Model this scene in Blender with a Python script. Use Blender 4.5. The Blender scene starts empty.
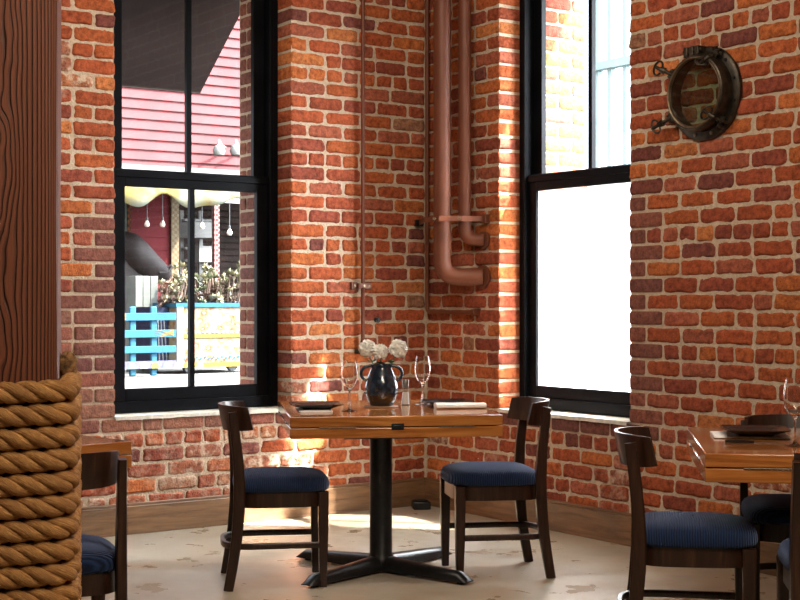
import bpy, math, random
import numpy as np
from mathutils import Vector, noise
random.seed(7)
PI = math.pi
COL = bpy.context.scene.collection

# ---------------------------------------------------------------- helpers
class MB:
    """collects verts / faces (with a material slot per face)"""
    def __init__(s): s.v = []; s.f = []; s.m = []; s.uv = {}
    def add(s, vs, fs, mi=0):
        o = len(s.v); s.v.extend([tuple(p) for p in vs])
        for f in fs: s.f.append(tuple(i+o for i in f)); s.m.append(mi)
        return s
    def box(s, x0, x1, y0, y1, z0, z1, fn=None, mi=0):
        vs = [(x, y, z) for z in (z0, z1) for y in (y0, y1) for x in (x0, x1)]
        if fn: vs = [fn(*p) for p in vs]
        return s.add(vs, [(0,2,3,1),(4,5,7,6),(0,1,5,4),(2,6,7,3),(0,4,6,2),(1,3,7,5)], mi)
    def tube(s, pts, rad, n=12, closed=False, mi=0, sec=None, up=(0,0,1), caps=True):
        """sweep a circle (or rectangle sec=(w,h)) along pts; rad may be a list"""
        pts = [Vector(p) for p in pts]; N = len(pts); rings = []; prev = None
        upv = Vector(up)
        for i, p in enumerate(pts):
            if closed: t = pts[(i+1) % N] - pts[i-1]
            else: t = pts[min(i+1, N-1)] - pts[max(i-1, 0)]
            t.normalize()
            if sec:
                a = t.cross(upv)
                if a.length < 1e-4: a = t.cross(Vector((0,1,0)))
                a.normalize(); b = a.cross(t).normalized()
            elif prev is None:
                a = t.cross(Vector((0,0,1)) if abs(t.z) < .9 else Vector((1,0,0))).normalized(); b = a.cross(t).normalized()
            else:
                a = prev - t*prev.dot(t); a.normalize(); b = a.cross(t).normalized()
            prev = a
            r = rad[i] if isinstance(rad, (list, tuple)) else rad
            if sec:
                w, h = sec; w *= r; h *= r; c = .22
                prof = [(w,-h*(1-c)),(w,h*(1-c)),(w*(1-c),h),(-w*(1-c),h),(-w,h*(1-c)),(-w,-h*(1-c)),(-w*(1-c),-h),(w*(1-c),-h)]
                ring = [p + a*x*.5 + b*y*.5 for x, y in prof]
            else:
                ring = [p + (a*math.cos(2*PI*k/n) + b*math.sin(2*PI*k/n))*r for k in range(n)]
            rings.append(ring)
        m = len(rings[0]); vs = [q for r_ in rings for q in r_]; fs = []
        for i in range(N if closed else N-1):
            j = (i+1) % N
            for k in range(m):
                l = (k+1) % m
                fs.append((i*m+k, i*m+l, j*m+l, j*m+k))
        if not closed and caps:
            fs.append(tuple(range(m))[::-1]); fs.append(tuple((N-1)*m+k for k in range(m)))
        return s.add(vs, fs, mi)
    def lathe(s, prof, n=32, mi=0, c=(0,0,0), ax=None, caps=True):
        vs = []; fs = []
        for r, z in prof:
            for k in range(n):
                a = 2*PI*k/n; vs.append((c[0]+r*math.cos(a), c[1]+r*math.sin(a), c[2]+z))
        for i in range(len(prof)-1):
            for k in range(n):
                l = (k+1) % n; fs.append((i*n+k, i*n+l, (i+1)*n+l, (i+1)*n+k))
        if caps and prof[0][0] > 1e-5: fs.append(tuple(range(n))[::-1])
        if caps and prof[-1][0] > 1e-5: fs.append(tuple((len(prof)-1)*n+k for k in range(n)))
        if ax: vs = [ax(*p) for p in vs]
        return s.add(vs, fs, mi)
    def grid(s, rows, closed_u=False, mi=0):
        n = len(rows[0]); vs = [p for r in rows for p in r]; fs = []
        for i in range(len(rows)-1):
            for k in range(n if closed_u else n-1):
                l = (k+1) % n; fs.append((i*n+k, i*n+l, (i+1)*n+l, (i+1)*n+k))
        return s.add(vs, fs, mi)
    def build(s, name, mats, parent=None, smooth=False, bevel=0, seg=2, colors=None, sharp=None):
        me = bpy.data.meshes.new(name)
        me.from_pydata(s.v, [], s.f)
        if not isinstance(mats, (list, tuple)): mats = [mats]
        for m in mats: me.materials.append(m)
        me.polygons.foreach_set('material_index', s.m)
        if smooth: me.polygons.foreach_set('use_smooth', [True]*len(s.f))
        me.update()
        if smooth and sharp is None: sharp = 40
        if smooth and sharp < 180: me.set_sharp_from_angle(angle=math.radians(sharp))
        o = bpy.data.objects.new(name, me); COL.objects.link(o)
        if parent: o.parent = parent
        if bevel:
            b = o.modifiers.new('bevel', 'BEVEL'); b.width = bevel; b.segments = seg; b.limit_method = 'ANGLE'; b.angle_limit = math.radians(40)
            b.harden_normals = False
            me.polygons.foreach_set('use_smooth', [True]*len(s.f)); me.set_sharp_from_angle(angle=math.radians(50))
        return o

def tag(o, label=None, cat=None, group=None, kind=None):
    if label: o['label'] = label
    if cat: o['category'] = cat
    if group: o['group'] = group
    if kind: o['kind'] = kind
    return o
def empty(name, loc=(0,0,0), rz=0, label=None, cat=None, group=None, kind=None):
    o = bpy.data.objects.new(name, None); COL.objects.link(o); o.empty_display_size = .1
    o.location = loc; o.rotation_euler = (0,0,rz)
    return tag(o, label, cat, group, kind)
def copy_tree(o, parent=None):
    c = o.copy(); COL.objects.link(c)
    if parent: c.parent = parent
    for ch in list(o.children): copy_tree(ch, c)
    return c

# ---------------------------------------------------------------- materials
class NT:
    def __init__(s, name):
        s.mat = bpy.data.materials.new(name); s.mat.use_nodes = True
        s.t = s.mat.node_tree; s.n = s.t.nodes; s.l = s.t.links
        s.out = s.n['Material Output']; s.b = s.n['Principled BSDF']
        s.tc = s.n.new('ShaderNodeTexCoord')
    def node(s, ty, **kw):
        n = s.n.new(ty)
        for k, v in kw.items():
            if k in n.inputs: n.inputs[k].default_value = v
            else: setattr(n, k, v)
        return n
    def map(s, scale=(1,1,1), src='Object', rot=(0,0,0)):
        m = s.node('ShaderNodeMapping'); m.inputs['Scale'].default_value = scale; m.inputs['Rotation'].default_value = rot
        s.l.new(s.tc.outputs[src], m.inputs['Vector']); return m.outputs[0]
    def noise(s, scale, detail=4, rough=.55, vec=None, dist=0):
        n = s.node('ShaderNodeTexNoise'); n.inputs['Scale'].default_value = scale; n.inputs['Detail'].default_value = detail
        n.inputs['Roughness'].default_value = rough; n.inputs['Distortion'].default_value = dist
        s.l.new(vec if vec is not None else s.tc.outputs['Object'], n.inputs['Vector']); return n.outputs['Fac']
    def ramp(s, fac, stops):
        r = s.node('ShaderNodeValToRGB'); e = r.color_ramp.elements
        while len(e) < len(stops): e.new(.5)
        for i, (p, c) in enumerate(stops):
            e[i].position = p; e[i].color = (c[0], c[1], c[2], 1) if isinstance(c, (tuple, list)) else (c, c, c, 1)
        s.l.new(fac, r.inputs[0]); return r.outputs[0]
    def mix(s, fac, a, b, mode='MIX'):
        m = s.node('ShaderNodeMix', data_type='RGBA', blend_type=mode)
        for sock, v in ((m.inputs[0], fac), (m.inputs[6], a), (m.inputs[7], b)):
            if isinstance(v, (int, float)): sock.default_value = v
            elif isinstance(v, (tuple, list)): sock.default_value = (*v[:3], 1)
            else: s.l.new(v, sock)
        return m.outputs[2]
    def math(s, op, a, b=0.0, c=None):
        m = s.node('ShaderNodeMath', operation=op)
        for i, v in enumerate((a, b) if c is None else (a, b, c)):
            if isinstance(v, (int, float)): m.inputs[i].default_value = v
            else: s.l.new(v, m.inputs[i])
        return m.outputs[0]
    def bump(s, h, strength=.3, dist=.01, prev=None):
        b = s.node('ShaderNodeBump'); b.inputs['Strength'].default_value = strength; b.inputs['Distance'].default_value = dist
        s.l.new(h, b.inputs['Height'])
        if prev is not None: s.l.new(prev, b.inputs['Normal'])
        s.l.new(b.outputs[0], s.b.inputs['Normal']); return b.outputs[0]
    def set(s, col=None, rough=None, metal=None, **kw):
        if col is not None:
            if isinstance(col, (tuple, list)): s.b.inputs['Base Color'].default_value = (*col[:3], 1)
            else: s.l.new(col, s.b.inputs['Base Color'])
        if rough is not None:
            if isinstance(rough, (int, float)): s.b.inputs['Roughness'].default_value = rough
            else: s.l.new(rough, s.b.inputs['Roughness'])
        if metal is not None: s.b.inputs['Metallic'].default_value = metal
        for k, v in kw.items(): s.b.inputs[k.replace('_', ' ')].default_value = v
        return s.mat

def m_plain(name, col, rough=.5, metal=0, var=.12, scale=12, bump=0, **kw):
    t = NT(name); n = t.noise(scale, 5)
    dark = tuple(c*(1-var*1.6) for c in col); lite = tuple(min(1, c*(1+var)) for c in col)
    c = t.ramp(n, [(.3, dark), (.7, lite)])
    if bump: t.bump(t.noise(scale*5, 4), bump, .004)
    return t.set(c, rough, metal, **kw)

def m_brick():
    t = NT('brick'); a = t.node('ShaderNodeAttribute', attribute_name='brick_colour')
    n1 = t.noise(38, 6, .7); n2 = t.noise(7, 3); n3 = t.noise(130, 3, .6); n4 = t.noise(16, 5, .7)
    c = t.mix(t.ramp(n1, [(.34, 0), (.62, 1)]), t.mix(.72, a.outputs['Color'], (.16,.06,.04), 'MULTIPLY'), a.outputs['Color'])
    c = t.mix(t.math('MULTIPLY', t.ramp(n3, [(.3, 1), (.42, 0)]), .6), c, (.045,.018,.012))
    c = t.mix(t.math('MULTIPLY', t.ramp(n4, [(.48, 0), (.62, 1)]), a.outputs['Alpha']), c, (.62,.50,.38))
    t.b.inputs['Specular IOR Level'].default_value = .25
    b = t.bump(n1, .9, .009); b = t.bump(n3, .8, .004, b); t.bump(t.noise(320, 2), .5, .0015, b)
    return t.set(c, .88)
def m_mortar():
    t = NT('mortar'); n = t.noise(60, 6, .7); n2 = t.noise(5, 4)
    c = t.ramp(n, [(.3, (.36,.27,.19)), (.7, (.70,.58,.44))])
    c = t.mix(t.ramp(n2, [(.35, 0), (.7, .6)]), c, (.46,.36,.26))
    b = t.bump(n, 1, .012); t.bump(t.noise(170, 3), .7, .004, b)
    t.b.inputs['Specular IOR Level'].default_value = .2
    return t.set(c, .95)
def m_chairwood():
    t = NT('dark_walnut'); v = t.map((14, 14, 1.2)); n = t.noise(3, 5, .6, v, .6)
    c = t.ramp(n, [(.3, (.009,.0035,.002)), (.55, (.026,.010,.005)), (.75, (.055,.023,.012))])
    t.bump(n, .08, .003)
    return t.set(c, .36, Specular_IOR_Level=.35, Coat_Weight=.15, Coat_Roughness=.15)
def m_fabric():
    t = NT('navy_corduroy'); sep = t.node('ShaderNodeSeparateXYZ'); t.l.new(t.tc.outputs['Object'], sep.inputs[0])
    wob = t.noise(9, 2); y = t.math('ADD', sep.outputs['Y'], t.math('MULTIPLY', wob, .012))
    w = t.math('SINE', t.math('MULTIPLY', y, 2*PI/.0085)); n = t.noise(180, 3)
    h = t.math('ADD', t.math('MULTIPLY', w, .5), .5)
    c = t.mix(h, (.002,.005,.018), (.010,.026,.085))
    c = t.mix(t.math('MULTIPLY', n, .3), c, (.02,.035,.07))
    t.bump(h, .7, .004)
    return t.set(c, .9, Specular_IOR_Level=.2, Sheen_Tint=(.45,.6,1,1), Sheen_Weight=.3, Sheen_Roughness=.4)
def m_tablewood(name='honey_pine', along='x'):
    t = NT(name); sc = (1.2, 13, 13) if along == 'x' else (13, 1.2, 13)
    v = t.map(sc); n = t.noise(1.6, 6, .6, v, 1.2); big = t.noise(3.5, 3); kn = t.noise(11, 5, .7, t.map((1,1,4)))
    c = t.ramp(n, [(.3, (.17,.052,.012)), (.52, (.40,.145,.032)), (.72, (.56,.24,.062))])
    c = t.mix(t.ramp(big, [(.35, 0), (.7, .45)]), c, (.25,.075,.016))
    c = t.mix(t.ramp(kn, [(.66, 0), (.72, .85)]), c, (.03,.014,.006))
    t.bump(n, .06, .002)
    return t.set(c, .2, Coat_Weight=.7, Coat_Roughness=.07)
def m_floor():
    t = NT('polished_concrete'); n = t.noise(1.1, 7, .62); n2 = t.noise(3.5, 8, .62); n3 = t.noise(70, 4)
    c = t.ramp(n, [(.32, (.27,.225,.16)), (.5, (.40,.36,.285)), (.68, (.52,.49,.42))])
    c = t.mix(t.ramp(n2, [(.25, .6), (.7, 0)]), c, (.34,.25,.15))
    c = t.mix(t.ramp(n3, [(.28, .15), (.4, 0)]), c, (.2,.16,.11))
    r = t.ramp(n2, [(.35, .24), (.7, .5)])
    t.bump(n2, .12, .006)
    return t.set(c, r)
def m_baseboard():
    t = NT('worn_baseboard'); n = t.noise(2.2, 6, .65, t.map((1.5,1.5,16)), .8); b = t.noise(9, 5, .7)
    c = t.ramp(n, [(.3, (.085,.042,.02)), (.7, (.25,.135,.065))])
    c = t.mix(t.ramp(b, [(.5, 0), (.75, .7)]), c, (.13,.09,.06)); t.bump(n, .25, .004)
    return t.set(c, .42)
def m_post():
    t = NT('rough_sawn_fir')
    sep = t.node('ShaderNodeSeparateXYZ'); t.l.new(t.tc.outputs['Object'], sep.inputs[0])
    wob = t.noise(2.4, 3, .5, t.map((1.0,1.0,.9))); wob2 = t.noise(10, 2, .5, t.map((1,1,.35)))
    x = t.math('ADD', sep.outputs['X'], t.math('MULTIPLY', sep.outputs['Y'], .8))
    # rings get tighter towards the right edge of the face
    xx = t.math('SUBTRACT', .055, x); q = t.math('POWER', t.math('MAXIMUM', xx, .001), .4)
    edge = t.math('MINIMUM', t.math('MULTIPLY', t.math('MAXIMUM', t.math('SUBTRACT', -.032, x), 0.0), 16), 1)
    ph = t.math('ADD', t.math('MULTIPLY', q, 112), t.math('MULTIPLY', t.math('ADD', t.math('MULTIPLY', t.math('SUBTRACT', wob, .5), 26), t.math('MULTIPLY', t.math('SUBTRACT', wob2, .5), 11)), edge))
    w = t.math('ADD', t.math('MULTIPLY', t.math('SINE', t.math('MULTIPLY', ph, 2.7)), .5), .5)
    fine = t.noise(8, 6, .7, t.map((24,24,1)))
    c = t.ramp(w, [(.0, (.022,.007,.003)), (.3, (.115,.031,.012)), (.8, (.19,.054,.020))])
    c = t.mix(t.math('MULTIPLY', fine, .6), c, (.13,.036,.014))
    b = t.bump(t.ramp(w, [(0, 0), (.3, 1)]), .8, .005); t.bump(fine, .45, .004, b)
    return t.set(c, .6)
def m_rope():
    t = NT('manila_rope'); mp = t.node('ShaderNodeMapping'); mp.inputs['Scale'].default_value = (9, 26, 1)
    t.l.new(t.tc.outputs['UV'], mp.inputs['Vector'])
    n = t.noise(1.0, 6, .75, mp.outputs[0]); big = t.noise(14, 4)
    c = t.ramp(n, [(.3, (.08,.028,.007)), (.48, (.40,.18,.045)), (.66, (.78,.46,.16))])
    c = t.mix(t.ramp(big, [(.4, .45), (.65, 0)]), c, (.22,.095,.03))
    t.bump(n, .8, .005)
    return t.set(c, .8)
def m_glass(name, tint=(1,1,1), refl=1.0, base=.04):
    """thin pane: see-through with a facing-dependent mirror share"""
    t = NT(name); t.n.remove(t.b)
    tr = t.node('ShaderNodeBsdfTransparent'); tr.inputs[0].default_value = (*tint, 1)
    gl = t.node('ShaderNodeBsdfGlossy'); gl.inputs['Roughness'].default_value = .02
    lw = t.node('ShaderNodeLayerWeight'); lw.inputs[0].default_value = .5
    f = t.math('ADD', t.math('MULTIPLY', t.math('POWER', lw.outputs['Facing'], 5), refl), base)
    mx = t.node('ShaderNodeMixShader'); t.l.new(f, mx.inputs[0]); t.l.new(tr.outputs[0], mx.inputs[1]); t.l.new(gl.outputs[0], mx.inputs[2])
    t.l.new(mx.outputs[0], t.out.inputs[0]); return t.mat
def m_wineglass():
    t = NT('clear_glass'); return t.set((1,1,1), .0, IOR=1.45, Transmission_Weight=1.0)
def m_frost():
    t = NT('frosted_glass'); t.n.remove(t.b)
    tl = t.node('ShaderNodeBsdfTranslucent'); tl.inputs[0].default_value = (.93,.95,.95,1)
    tr = t.node('ShaderNodeBsdfTransparent'); tr.inputs[0].default_value = (.95,.97,.97,1)
    df = t.node('ShaderNodeBsdfDiffuse'); df.inputs[0].default_value = (.9,.92,.92,1)
    m1 = t.node('ShaderNodeMixShader'); m1.inputs[0].default_value = .34; t.l.new(tl.outputs[0], m1.inputs[1]); t.l.new(tr.outputs[0], m1.inputs[2])
    m2 = t.node('ShaderNodeMixShader'); m2.inputs[0].default_value = .12; t.l.new(m1.outputs[0], m2.inputs[1]); t.l.new(df.outputs[0], m2.inputs[2])
    t.l.new(m2.outputs[0], t.out.inputs[0]); return t.mat

BRICK = m_brick(); MORTAR = m_mortar(); WALNUT = m_chairwood(); NAVY = m_fabric(); PINE = m_tablewood(); FLOOR = m_floor()
BASEB = m_baseboard(); POST = m_post(); ROPE = m_rope(); GLASS = m_glass('window_glass', refl=.7); WINEGL = m_wineglass()
PORTGL = m_glass('green_glass', (.50,.60,.50), .6, .05); FROST = m_frost()
FRAME = m_plain('black_window_paint', (.0035,.0038,.005), .42, var=.3, scale=5, Specular_IOR_Level=.06)
COPPER = m_plain('copper_painted_pipe', (.125,.037,.017), .5, 0, .12, 6, Specular_IOR_Level=.3)
BLACKM = m_plain('black_powder_coat', (.012,.013,.014), .36, .3, .25, 30)
BRONZE = m_plain('dark_bronze', (.05,.040,.028), .38, .75, .45, 18, .2)
BRONZE_L = m_plain('rubbed_bronze', (.22,.16,.10), .35, .85, .3, 25, .2)
STEEL = m_plain('steel', (.35,.33,.30), .35, .9, .3, 60)
HINGE = m_plain('dark_hinge', (.10,.075,.05), .45, .8, .4, 80)
THING = m_glass('thin_clear_glass', (.97,.98,.98), .5, .05)
PLATE = m_plain('black_glazed_ceramic', (.012,.012,.014), .16, 0, .2, 30)
NAPKIN = m_plain('white_linen', (.90,.90,.90), .85, 0, .03, 60, .2)
PETAL = m_plain('white_petal', (.93,.92,.88), .7, 0, .02, 40)
LEAF = m_plain('leaf_green', (.055,.12,.03), .55, 0, .4, 50)
SALT = m_plain('salt', (.82,.82,.80), .8, 0, .05, 200)
PLASTER = m_plain('painted_plaster', (.42,.34,.26), .8, 0, .06, 2)
CEIL = m_plain('ceiling_boards', (.30,.22,.15), .8, 0, .15, 3)
SILL = m_plain('cement_sill', (.62,.58,.50), .9, 0, .15, 30, .4)
def m_vase():
    t = NT('blue_black_glaze'); n = t.noise(28, 5, .6); sep = t.node('ShaderNodeSeparateXYZ'); t.l.new(t.tc.outputs['Object'], sep.inputs[0])
    c = t.ramp(n, [(.35, (.006,.009,.015)), (.55, (.013,.026,.045)), (.75, (.035,.06,.10))])
    z = t.math('ADD', sep.outputs['Z'], t.math('MULTIPLY', n, .012)); c = t.mix(t.ramp(z, [(.052, 1), (.058, 0)]), c, (.018,.013,.011))
    t.bump(n, .15, .004)
    return t.set(c, t.ramp(n, [(.3, .1), (.7, .3)]), Coat_Weight=.6)
VASE = m_vase()

# ---------------------------------------------------------------- the corner and the two wall frames
CX, CY = .159, 8.68
CP, SP = .8226, .5686
def L(s, r, z): return (CX - s*CP - r*SP, CY - s*SP + r*CP, z)      # along the left wall, into the wall
def R(t, r, z): return (CX + t*SP + r*CP, CY - t*CP + r*SP, z)      # along the right wall, into the wall

PAL = [((.45,.115,.035),6),((.40,.092,.032),6),((.35,.080,.034),5),((.50,.145,.040),3),((.28,.066,.036),3),((.20,.060,.044),1.6),((.55,.19,.060),.8),((.34,.16,.09),.35),((.37,.105,.055),3)]
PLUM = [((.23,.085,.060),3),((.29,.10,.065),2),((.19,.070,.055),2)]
def pick(pal, rnd):
    t = rnd.random()*sum(w for _, w in pal)
    for c, w in pal:
        t -= w
        if t <= 0: break
    k = .88 + .24*rnd.random(); return tuple(x*k for x in c)

class BrickMesh:
    def __init__(s): s.v=[]; s.f=[]; s.m=[]; s.c=[]; s.n=0
    def brick(s, P, u0, u1, z0, z1, col, depth, smooth_, wh, nx, nz, seed, prot=0.0):
        a = np.linspace(-1, 1, nx); b = np.linspace(-1, 1, nz)
        a = np.sign(a)*np.abs(a)**.62; b = np.sign(b)*np.abs(b)**.7
        cu, cz, hu, hz = (u0+u1)/2, (z0+z1)/2, (u1-u0)/2, (z1-z0)/2
        vs = []; amp = .0014 if smooth_ else .0068
        for j in range(nz):
            for i in range(nx):
                A, B = a[i], b[j]
                A2 = A*math.sqrt(max(0, 1-.07*B**6)); B2 = B*math.sqrt(max(0, 1-.12*A**18)) if hu > .08 else B*math.sqrt(max(0, 1-.12*A**8))
                u = cu + A2*hu; z = cz + B2*hz
                nv = noise.noise_vector(Vector((u*22+seed, z*22, seed*3.1)))
                n2 = noise.noise(Vector((u*60, z*60, seed)))
                n4 = noise.noise(Vector((u*130, z*130, seed+7))); d = .009 + n4*amp*.3 + prot - (.008*abs(A)**18 + .0065*abs(B)**10)*(.5 if smooth_ else 1) + nv[1]*amp*.9 + n2*amp*.45
                e = 1 if (abs(A) > .7 or abs(B) > .7) else 0
                vs.append(P(u + (nv[0]+n2*.5)*amp*e, -d+.009, z + (nv[2]*.8+n4*.45)*amp*e))
        o = s.n; fs = []
        for j in range(nz-1):
            for i in range(nx-1): fs.append((o+j*nx+i, o+j*nx+i+1, o+(j+1)*nx+i+1, o+(j+1)*nx+i))
        rim = [i for i in range(nx)] + [j*nx+nx-1 for j in range(1, nz)] + [(nz-1)*nx+i for i in range(nx-2, -1, -1)] + [j*nx for j in range(nz-2, 0, -1)]
        for q in rim:
            i, j = q % nx, q//nx; A = a[i]; B = b[j]
            A2 = A*math.sqrt(max(0, 1-.07*B**6)); B2 = B*math.sqrt(max(0, 1-.12*A**18)) if hu > .08 else B*math.sqrt(max(0, 1-.12*A**8))
            vs.append(P(cu+A2*hu, depth, cz+B2*hz))
        base = o+nx*nz; m = len(rim)
        for k in range(m):
            l = (k+1) % m; fs.append((o+rim[k], base+k, base+l, o+rim[l]))
        s.v += vs; s.f += fs; s.m += [0]*len(fs); s.c += [(*col, wh)]*len(vs); s.n += len(vs)
    def box(s, P, u0, u1, r0, r1, z0, z1):
        vs = [P(u, r, z) for z in (z0, z1) for r in (r0, r1) for u in (u0, u1)]
        o = s.n; fs = [(0,2,3,1),(4,5,7,6),(0,1,5,4),(2,6,7,3),(0,4,6,2),(1,3,7,5)]
        s.v += vs; s.f += [tuple(i+o for i in f) for f in fs]; s.m += [1]*6; s.c += [(.5,.4,.3,0)]*8; s.n += 8
    def build(s, name):
        me = bpy.data.meshes.new(name); me.from_pydata(s.v, [], s.f)
        me.materials.append(BRICK); me.materials.append(MORTAR)
        me.polygons.foreach_set('material_index', s.m); me.polygons.foreach_set('use_smooth', [m == 0 for m in s.m])
        at = me.color_attributes.new('brick_colour', 'FLOAT_COLOR', 'POINT'); at.data.foreach_set('color', np.array(s.c, dtype=np.float32).ravel())
        me.update(); me.set_sharp_from_angle(angle=math.radians(55))
        o = bpy.data.objects.new(name, me); COL.objects.link(o); o['kind'] = 'structure'; return o

PITCH, Z0, H = .0825, .0035, 3.7
OZ0, OZ1 = .622, 3.18
def brick_wall(name, P, length, o0, o1, e0, e1, thick, heads, seed, fine_to, far_side, pale):
    rnd = random.Random(seed); bm = BrickMesh(); mo = .0075
    rows = int(H/PITCH)+1
    for k in range(rows):
        zc = Z0 + k*PITCH
        if zc < .05 or zc > H-.03: continue
        inop = OZ0 < zc < OZ1
        head = k in heads
        segs = [(0, o0, False, True), (o1, length, True, False)] if inop else [(0, length, False, False)]
        for sa, sb, ea, eb in segs:
            if eb:   # built from the opening's edge back towards the corner
                edge, sign, lim = sb, -1, sa
            else: edge, sign, lim = sa, 1, sb
            u = edge; first = True; start = (.118 if k % 2 else .235)
            if not (ea or eb): start = .1 + .135*((k % 2) ^ (rnd.random() < .12)) * 1.0
            while (lim-u)*sign > .002:
                w = start if first else (.117 if head else (.235 if rnd.random() > .10 else .118))
                w *= 1 if (first and (ea or eb)) else rnd.uniform(.94, 1.06)
                rem = (lim-u)*sign
                if w > rem or rem - w < .06: w = rem if rem < .26 else rem*.5
                a, b = (u, u+w*sign) if sign > 0 else (u-w, u)
                atedge = first and (ea or eb)
                j = rnd.uniform(.0045, .0085)
                aa = a + (0 if (atedge and sign > 0) else j); bb = b - (0 if (atedge and sign < 0) else j)
                if bb-aa > .02:
                    near = inop and zc < 1.75 and sign > 0 and first
                    under = (.5 < zc < .62) and o0-.2 < a < o1+.1
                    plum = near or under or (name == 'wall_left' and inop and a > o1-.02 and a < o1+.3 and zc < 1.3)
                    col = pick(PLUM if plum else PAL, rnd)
                    wh = 0.0
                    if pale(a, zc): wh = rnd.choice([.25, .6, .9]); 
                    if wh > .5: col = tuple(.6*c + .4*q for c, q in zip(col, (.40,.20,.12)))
                    fine = a < fine_to
                    nx = (17 if bb-aa > .15 else 10) if fine else 4; nz = 8 if fine else 3
                    dz = rnd.uniform(-.0018, .0018); hz = PITCH/2 - rnd.uniform(.0050, .0085)
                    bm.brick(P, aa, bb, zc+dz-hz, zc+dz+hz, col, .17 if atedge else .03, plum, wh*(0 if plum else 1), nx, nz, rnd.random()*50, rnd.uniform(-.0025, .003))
                u += w*sign; first = False
    # mortar core, with the window opening left out; narrower opening on the street side
    b = .25
    bm.box(P, -.24, o0-.006, mo, b, 0, H); bm.box(P, o1+.006, length, mo, b, 0, H); bm.box(P, o0-.006, o1+.006, mo, b, 0, OZ0-.004); bm.box(P, o0-.006, o1+.006, mo, b, OZ1, H)
    bm.box(P, far_side, e0-.008, b, thick-.004, -.3, H+.4); bm.box(P, e1+.008, length, b, min(thick, .44)-.004, -.3, H+.4)
    bm.box(P, e0-.008, e1+.008, b, thick-.004, -.3, OZ0+.05); bm.box(P, e0-.008, e1+.008, b, thick-.004, OZ1-.02, H+.4)
    # street side reveals in brick
    for ue, sg in ((e0, 1), (e1, -1)):
        thick = thick if sg > 0 else min(thick, .44)
        def Q(u, r, z, ue=ue, sg=sg): return P(ue - sg*r, u, z)       # face looks across the opening
        for k in range(7, rows):
            zc = Z0 + k*PITCH
            if zc < OZ0+.05 or zc > OZ1: continue
            cut = [b, thick-.01] if (k % 2 and thick < .5) else [b, b+(thick-b)*(.55 if thick < .5 else (.36 if k % 2 else .66)), thick-.01]
            for a, c in zip(cut[:-1], cut[1:]):
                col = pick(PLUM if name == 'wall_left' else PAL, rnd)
                bm.brick(Q, a+.006, c-.006, zc-.033, zc+.033, col, .03, True, 0, 8, 5, rnd.random()*50)
    return bm.build(name)

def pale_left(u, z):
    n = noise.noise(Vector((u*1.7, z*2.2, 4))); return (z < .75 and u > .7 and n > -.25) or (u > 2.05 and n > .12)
def pale_right(u, z):
    n = noise.noise(Vector((u*2.2, z*3, 9))); return z < .45 and n > .25
A0, A1 = .954, 2.032; B0, B1 = .714, 1.772
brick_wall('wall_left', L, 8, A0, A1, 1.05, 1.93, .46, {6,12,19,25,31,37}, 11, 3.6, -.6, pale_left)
brick_wall('wall_right', R, 10, B0, B1, .80, 1.75, .60, {6,12,19,31,37}, 23, 3.9, -.46, pale_right)

# the rest of the room
def quad_box(name, mat, P, u0, u1, r0, r1, z0, z1):
    m = MB(); m.box(u0, u1, r0, r1, z0, z1, P); return tag(m.build(name, mat), kind='structure')
def S(s, t, z): return (CX - s*CP + t*SP, CY - s*SP - t*CP, z)      # room plan: s along the left wall, t along the right wall
m = MB(); m.box(-.25, 8.2, -.25, 10.2, -.12, 0, S); tag(m.build('floor', FLOOR), kind='structure')
m = MB(); m.box(-.6, 8.2, -.46, 10.2, H, H+.15, S); tag(m.build('ceiling', CEIL), kind='structure')
m = MB(); m.box(8, 8.2, 0, 10.2, 0, H, S); tag(m.build('wall_side', PLASTER), kind='structure')
m = MB(); m.box(0, 8.2, 10, 10.2, 0, H, S); tag(m.build('wall_back', PLASTER), kind='structure')
def board(name, P, u0, u1):
    m = MB(); m.box(u0, u1, -.026, .004, 0, .150, P); m.box(u0, u1, -.016, .006, .150, .165, P)
    return tag(m.build(name, BASEB, bevel=.003), kind='structure')
board('baseboard_left', L, .026, 8); board('baseboard_right', R, 0, 10)

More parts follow.
